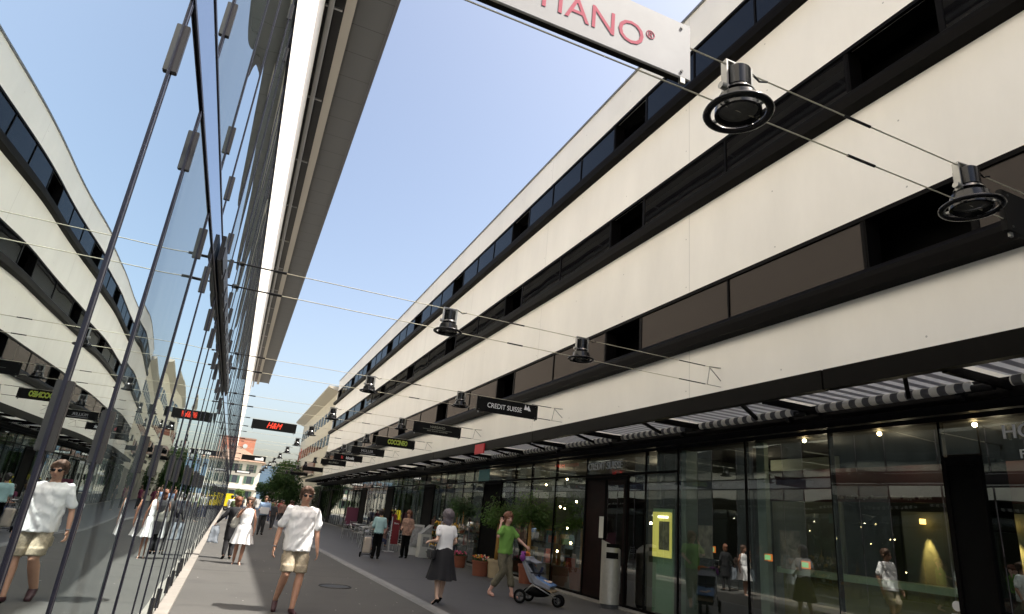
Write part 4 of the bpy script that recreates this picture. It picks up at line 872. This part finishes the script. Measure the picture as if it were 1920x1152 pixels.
# seated cafe guests
for i, (x, y, hd, c0, lab) in enumerate(((6.1, 27.2, PI / 2 + .4, 5, 'person in a brown top seated at the nearest cafe table'), (6.9, 31.0, PI, 7, 'person in plum seated at a middle cafe table'), (7.3, 35.0, .3, 4, 'person in beige seated at the furthest cafe table'))):
    pb, F, g = person(lab, x, y, 1.66, hd, (((.055, .25, .52), (.055, .24, .285)), ((-.055, .25, .52), (-.06, .27, .285))), (((.13, .06, .66), (.06, .2, .66)), ((-.13, .06, .66), (-.06, .2, .66))),
        top=dict(m=cloth[c0], e=.02, sleeve=1.5), bottom=dict(kind='t', m=cloth[3], end=1.8, w=(.1, .08)), hair=dict(m=hair_rd if i == 0 else hair_bk, len=.04), shoes=dict(m=blackm), vox=.018, z0=-.40)
# ================================================================== street furniture
ZP = .031
# litter bin: steel half cylinder with slanted top
t = thing('litter_bin', 'brushed steel litter bin with a slanted curved top before the bank doorway', 'bin', (8.12, 12.95, ZP))
t.rotation_euler = (0, 0, R(25))
n = 28; v = []; f = []; rr = .23
for k, (zf) in enumerate((.09, 1.0)):
    for i in range(n):
        a = 6.28318 * i / n; x_, y_ = rr * math.cos(a), rr * .9 * math.sin(a); z = zf
        if k: z = 1.42 - .22 * ((y_ * -.6 + x_ * .8) / rr + 1) / 2 - .03 * ((x_ / rr) ** 2)
        v.append((x_, y_, z))
for i in range(n): f.append((i, (i + 1) % n, n + (i + 1) % n, n + i))
f.append(tuple(range(n, 2 * n)))
smart(part('shell', MB().add(v, f), mat('bin_steel', (.5, .48, .43), .45, .7, .1, 12), t), 40)
part('base', MB().tube((0, 0, 0), (0, 0, .09), .20, n=24), dgrey, t)
ap = MB()
for z0, z1 in ((1.25, 1.33), (1.02, 1.15)):
    vv = []; 
    for z in (z0, z1):
        for i in range(9): a = R(188 + i * 9.5); vv.append((.238 * math.cos(a), .238 * .9 * math.sin(a), z))
    ap.add(vv, [(i, i + 1, 10 + i, 9 + i) for i in range(8)])
part('slot', ap, blackm, t)
# potted trees
terra = mat('terracotta', (.2, .06, .03), .8, 0, .15, 6); sandpot = mat('sand_pot', (.42, .33, .2), .8, 0, .12, 6); bamboo = mat('golden_stem', (.42, .22, .05), .6, 0, .25, 20)
soil = mat('soil', (.02, .015, .01), .95)
def pot(par, r0, r1, h, m):
    smart(part('pot', MB().lathe([(0, 0), (r0, 0), (r1 * .97, h * .85), (r1 * 1.06, h * .86), (r1 * 1.06, h), (r1 * .92, h), (r1 * .9, h * .9), (0, h * .9)], n=28), m, par), 30)
    part('soil', MB().tube((0, 0, h * .86), (0, 0, h * .93), r1 * .88, n=20), soil, par)
lgp = leafmat('leaf_pot', (.055, .11, .02)); lgs = leafmat('leaf_shrub', (.03, .07, .02))
def pot_tree(lab, x, y, h, pm, seed, r, sr=.05, straight=0, rr0=.2, rr1=.25, hp_=.5, n=1500, lm=lgp, z=ZP):
    t = thing('potted_tree', lab, 'plant', (x, y, z), 0, None); rnd = random.Random(seed); pot(t, rr0, rr1, hp_, pm)
    part('trunk', MB().path([(0, 0, hp_ * .9), (.01, 0, h * .45), (-.01, .02, h * .68)], [sr, sr * .9, sr * .7], 12), bamboo, t, False, True)
    cr = MB(); br = MB()
    for i in range(22):
        a = rnd.uniform(0, 6.28); el = rnd.uniform(-.25, 1.2); L = r * rnd.uniform(.5, 1.1); b0 = Vector((0, 0, h * .62)); tip = b0 + Vector((math.cos(a) * math.cos(el) * L, math.sin(a) * math.cos(el) * L, math.sin(el) * L * 1.1 + .05))
        br.path([tuple(b0), tuple((b0 + tip) / 2 + Vector((0, 0, .08))), tuple(tip)], [.012, .008, .003], 5)
        for _ in range(n // 22):
            q = b0 + (tip - b0) * rnd.uniform(.35, 1.15) + Vector((rnd.gauss(0, .09), rnd.gauss(0, .09), rnd.gauss(0, .09)))
            ln = rnd.uniform(.07, .13); dr = Vector((math.cos(a) + rnd.gauss(0, .6), math.sin(a) + rnd.gauss(0, .6), -1.1 + rnd.gauss(0, .5))).normalized(); sd = dr.orthogonal().normalized() * ln * .14
            cr.add([q, q + dr * ln * .4 + sd, q + dr * ln, q + dr * ln * .4 - sd], [(0, 1, 2, 3)])
    part('branches', br, MC['bark'], t, False, True); part('crown', cr, lm, t); return t
pot_tree('potted weeping fig in a sand coloured pot, left of the woman in green', 7.62, 18.5, 2.45, sandpot, 1, .6, .055, n=2600)
pot_tree('potted weeping fig with a bushy crown behind the woman in green and her pushchair', 8.1, 17.3, 2.65, terra, 2, .66, .055, n=3200)
pot_tree('dim potted tree in a large terracotta pot inside the window beside the bank door', 9.25, 16.3, 2.6, terra, 5, .7, .04, rr0=.26, rr1=.32, hp_=.55, n=1600)
# flower buckets
def flower_pot(lab, x, y, m, r, h, cols, seed, leafy=.3, group=None):
    t = thing('flower_pot', lab, 'flowers', (x, y, ZP), 0, group); pot(t, r * .85, r, h, m); rnd = random.Random(seed)
    fo = MB(); leaves(fo, (0, 0, h + .04), (r * 1.1, r * 1.1, .1), 160, .035, rnd); part('foliage', fo, lgs, t)
    for c in cols:
        fl = MB()
        for _ in range(26):
            a = rnd.uniform(0, 6.28); d = r * 1.05 * math.sqrt(rnd.random()); fl.ell((d * math.cos(a), d * math.sin(a), h + rnd.uniform(.04, .15)), (.028, .028, .018), 6, 4)
        part('blossom', fl, c, t, False, True)
    return t
fr_, fy_, fp_, fw_ = mat('bloom_red', (.6, .06, .04), .6), mat('bloom_yellow', (.7, .4, .03), .6), mat('bloom_pink', (.6, .08, .18), .6), mat('bloom_white', (.7, .6, .6), .6)
flower_pot('terracotta bucket of red, orange and yellow blooms left of the sand coloured pot', 7.25, 18.75, terra, .26, .42, (fr_, fy_, fw_), 1)
flower_pot('terracotta bucket of pink flowers below the end of the flower shelves', 7.5, 21.4, terra, .22, .36, (fp_, fp_), 2)
# flower shelves
t = thing('flower_shelf', 'stepped metal shelf rack of yellow and green plants in front of the florist', 'shelf', (7.75, 24.2, ZP))
frm = MB()
for y in (-1.9, 1.6):
    frm.bar((-.45, y, 0), (-.45, y, .95), .035, .035).bar((.3, y, 0), (.3, y, 1.3), .035, .035).bar((-.45, y, .95), (.3, y, 1.3), .03, .03)
for x, z in ((-.45, .2), (-.3, .62), (0, 1.0)): frm.bar((x, -1.9, z), (x, 1.6, z), .03, .03)
part('frame', frm, alu, t)
for x, z in ((-.33, .22), (-.15, .64), (.1, 1.02)): part('shelf_board', MB().box(x - .17, x + .17, -1.9, 1.6, z, z + .02), mat('tray_green', (.02, .07, .04), .7), t)
rnd = random.Random(12); pots = []
for x, z in ((-.33, .242), (-.15, .662), (.1, 1.042)):
    for i in range(9):
        y = -1.7 + .39 * i
        pt = part('flower_tray', MB().lathe([(0, 0), (.07, 0), (.09, .11), (0, .11)], (x, y, z), n=10), mat('tray_pale', (.45, .42, .36), .7) if i % 2 else terra, t)
        fo = MB(); leaves(fo, (x, y, z + .17), (.11, .12, .09), 55, .04, rnd); part('foliage', fo, lgs, pt)
        bl = MB()
        for _ in range(10): bl.ell((x + rnd.gauss(0, .05), y + rnd.gauss(0, .06), z + rnd.uniform(.18, .3)), (.02, .02, .045), 6, 4)
        part('blossom', bl, fy_ if (i + int(z * 3)) % 3 else fw_, pt)
pot_tree('dark bushy shrub in a small pot on the left above the flower shelves', 7.88, 23.3, 1.25, sandpot, 8, .42, .02, rr0=.1, rr1=.14, hp_=.25, n=1500, lm=lgs, z=1.075)
pot_tree('dark bushy shrub in a small pot on the right above the flower shelves', 7.88, 22.6, 1.2, sandpot, 9, .42, .02, rr0=.1, rr1=.14, hp_=.25, n=1500, lm=lgs, z=1.075)
# sandwich board
t = thing('sandwich_board', 'pale folding board standing at the left end of the flower shelves', 'sign', (7.15, 26.0, ZP)); t.rotation_euler = (0, 0, R(-20))
for s_ in (1, -1): part('board', MB().bar((0, s_ * .28, 0), (0, s_ * .04, 1.15), .6, .025, (0, 1, 0)), mat('board_pale', (.42, .42, .4), .6), t)
part('notice', MB().bar((0, -.25, .35), (0, -.09, 1.08), .48, .004, (0, 1, 0)), mat('notice_grey', (.22, .22, .22), .6, 0, .6, 7), t).location = (0, -.02, 0)
# pale newspaper stand
t = thing('magazine_rack', 'pale box stand just left of the flower shelves', 'stand', (7.2, 24.9, ZP)); part('cabinet', MB().bevbox(-.2, .2, -.25, .25, 0, .85, .01), mat('rack_white', (.5, .5, .46), .6), t)
part('top_tray', MB().prism([(-.2, .85), (.2, .85), (.2, 1.2)], 'y', -.25, .25), MC['notice_grey'], t); part('label_strip', MB().box(-.12, .12, -.262, -.252, .4, .75), MC['notice_grey'], t)
# red banner stand
t = thing('red_banner', 'red upright menu banner on a thin white pole by the cafe', 'sign', (6.35, 27.0, ZP)); part('cloth', MB().box(.04, .34, -.012, .012, .3, 1.25), mat('banner_red', (.16, .01, .015), .7), t)
part('pole', MB().tube((0, 0, 0), (0, 0, 1.35), .018).bar((-.2, -.2, .01), (.2, .2, .01), .03, .02).bar((-.2, .2, .01), (.2, -.2, .01), .03, .02), mat('pole_white', (.6, .6, .6), .5), t)
text('lettering', 'Menu', .09, wl, t, (.19, -.018, 1.1), FR, .001)
# shopping trolley of teal woman
t = thing('shopping_trolley', 'two-wheeled shopping trolley with a pale bag in front of the woman in teal', 'trolley', (4.62, 22.85, ZP))
part('frame', MB().path([(-.15, .0, .08), (-.15, .1, .9), (.15, .1, .9), (.15, 0, .08)], .012).bar((-.18, 0, .1), (.18, 0, .1), .02, .02).bar((-.15, -.2, .06), (-.15, 0, .12), .02, .02).bar((.15, -.2, .06), (.15, 0, .12), .02, .02), black, t)
part('bag', fuse(MB().bevbox(-.13, .13, -.16, .04, .14, .66, .03), .012, 2, .015), mat('trolley_bag', (.42, .36, .3), .8), t)
for s_ in (1, -1): part('wheel', MB().torus((s_ * .19, 0, .09), .07, .02, (1, 0, 0), 20, 8), blackm, t)
# pushchair
t = thing('pushchair', 'grey and blue three-wheeled pushchair with orange and purple cloths over its handle', 'pushchair', (6.36, 13.0, ZP), R(46)); t.scale = (.93, .93, .93)
fm = MB()
for s_ in (1, -1):
    fm.path([(s_ * .27, .3, .16), (s_ * .26, .02, .42), (s_ * .22, -.5, .2)], .013).path([(s_ * .26, .3, .16), (s_ * .25, .02, .45), (s_ * .22, .32, .98), (s_ * .2, .38, 1.04)], .013)
fm.path([(-.2, .38, 1.04), (0, .40, 1.05), (.2, .38, 1.04)], .016).bar((-.26, .3, .16), (.26, .3, .16), .025, .025).bar((-.22, -.48, .2), (.22, -.48, .2), .025, .025)
part('frame', fm, alu, t, False, True)
for x, y, r in ((.3, .3, .15), (-.3, .3, .15), (.08, -.52, .13), (-.08, -.52, .13)):
    wq = part('wheel', MB().torus((x, y, r), r - .028, .028, (1, 0, 0), 28, 10), blackm, t, False, True); part('rim', MB().torus((x, y, r), r - .055, .012, (1, 0, 0), 24, 6).tube((x - .03, y, r), (x + .03, y, r), .03, n=12).bar((x, y, r - .1), (x, y, r + .1), .015, .015).bar((x, y - .1, r), (x, y + .1, r), .015, .015), dgrey, wq)
pgrey = mat('pram_grey', (.2, .21, .24), .85, 0, .15, 9)
seat = MB()
for s_ in (1, -1): seat.prism([(.30, .95), (.36, .9), (.12, .45), (-.36, .34), (-.38, .42), (-.05, .55)], 'x', s_ * .2, s_ * .225)
part('seat_side', fuse(seat, .012, 2, .006), pgrey, t)
part('backrest', fuse(MB().bar((0, .3, .95), (0, .08, .46), .42, .04, (0, 1, .4)), .012, 2, .01), mat('pram_dark', (.07, .08, .1), .85), t)
part('canopy', fuse(MB().bevbox(-.23, .23, .12, .36, .84, .98, .05).bar((0, .12, .9), (0, -.02, .86), .44, .03, (0, 1, .4)), .014, 2, .012), pgrey, t)
part('footrest', MB().bar((0, -.02, .45), (0, -.42, .3), .4, .03, (0, 1, .4)), mat('pram_sand', (.3, .22, .13), .8), t)
part('blanket', fuse(MB().bar((0, .02, .57), (0, -.4, .42), .42, .035, (0, 1, .4)), .012, 2, .016), mat('blanket_blue', (.1, .18, .34), .85, 0, .6, 11), t)
part('blanket_trim', MB().bar((0, -.0, .60), (0, -.05, .58), .44, .03, (0, 1, .4)), mat('trim_navy', (.01, .015, .05), .8), t)
part('blanket_patch', fuse(MB().ell((.02, -.26, .49), (.12, .09, .025)).ell((-.08, -.2, .51), (.06, .05, .025)), .01, 1, .01), mat('patch_cream', (.55, .42, .33), .85), t)
part('bumper_bar', MB().path([(-.22, .1, .66), (-.2, -.1, .66), (0, -.16, .66), (.2, -.1, .66), (.22, .1, .66)], .018), black, t, False, True)
part('basket', fuse(MB().ell((0, -.02, .25), (.22, .3, .1)), .014, 1, .01), blackm, t)
part('orange_cloth', fuse(MB().ell((.1, .37, 1.05), (.13, .06, .03)).ell((.22, .36, .98), (.03, .06, .08)), .01, 1, .025), mat('cloth_orange', (.55, .15, .02), .85), t)
part('purple_cloth', fuse(MB().ell((-.13, .35, 1.05), (.12, .05, .025)).ell((-.24, .32, .97), (.025, .06, .09)), .01, 1, .025), mat('cloth_purple', (.14, .02, .16), .85), t)
# cafe chairs and tables
def chair():
    t = thing('cafe_chair', 'aluminium cafe chair', 'chair', (0, 0, 0), 0, 'aluminium cafe chairs')
    am = mat('chair_alu', (.5, .5, .5), .3, .9)
    part('seat', MB().bevbox(-.21, .21, -.2, .2, .44, .465, .008), am, t)
    part('backrest', MB().bar((-.19, .2, .68), (.19, .2, .68), .02, .05).bar((-.19, .2, .78), (.19, .2, .78), .02, .05).bar((-.19, .19, .58), (.19, .19, .58), .02, .05), am, t)
    for sx, sy in ((1, 1), (-1, 1), (1, -1), (-1, -1)): part('leg', MB().tube((sx * .2, sy * .18, .46 if sy < 0 else .84), (sx * .23, sy * .23, 0), .013, n=8), am, t)
    for s_ in (1, -1): part('armrest', MB().path([(s_ * .21, .2, .66), (s_ * .24, 0, .68), (s_ * .22, -.2, .46)], .012, 6), am, t)
    return t
c0 = chair()
spots = [(6.15, 27.35, .4, 'aluminium chair under the seated person in brown nearest the banner'), (6.9, 28.2, 2.4, 'aluminium chair at the nearest cafe table, side towards the shop'), (6.0, 29.2, 3.4, 'aluminium chair between the first and second cafe tables'), (6.95, 31.1, 3.1, 'aluminium chair under the person in plum'),
         (5.9, 31.2, .9, 'aluminium chair on the street side of the second cafe table'), (6.4, 33.0, 0, 'aluminium chair between the second and third cafe tables'), (7.3, 34.9, .3, 'aluminium chair under the person in beige'), (6.0, 35.4, 1.2, 'aluminium chair on the street side of the third cafe table'),
         (5.6, 28.0, 1.6, 'aluminium chair standing furthest out towards the kerb'), (6.7, 37.4, .2, 'aluminium chair at the far end of the cafe terrace')]
for i, (x, y, a, lab) in enumerate(spots):
    if i == 0: c0.location = (x, y, ZP); c0.rotation_euler = (0, 0, a); c0['label'] = lab
    else: dup(c0, (x, y, ZP), a, lab)
def table():
    t = thing('cafe_table', 'round table', 'table', (0, 0, 0), 0, 'round cafe tables')
    part('tabletop', MB().lathe([(0, .72), (.34, .72), (.35, .735), (.34, .75), (0, .75)], n=28), MC['chair_alu'], t); part('column', MB().tube((0, 0, .03), (0, 0, .72), .025), MC['chair_alu'], t)
    part('foot', MB().lathe([(0, 0), (.22, 0), (.2, .02), (.03, .04)], n=24), dgrey, t); return t
t0 = table()
for i, (x, y, lab) in enumerate(((6.25, 28.2, 'round metal table nearest the red banner'), (6.3, 31.9, 'round metal table in the middle of the cafe terrace'), (6.7, 36.0, 'round metal table furthest along the cafe terrace'))):
    if i == 0: t0.location = (x, y, ZP); t0['label'] = lab
    else: dup(t0, (x, y, ZP), 0, lab)
t = thing('menu_screen', 'dark plum screen panel standing at the far end of the cafe terrace', 'sign', (6.9, 40, ZP)); part('panel', MB().bevbox(-.35, .35, -.03, .03, .5, 1.55, .02), mat('plum', (.14, .03, .06), .6), t); part('leg', MB().box(-.3, -.26, -.02, .02, 0, .5).box(.26, .3, -.02, .02, 0, .5), dgrey, t)
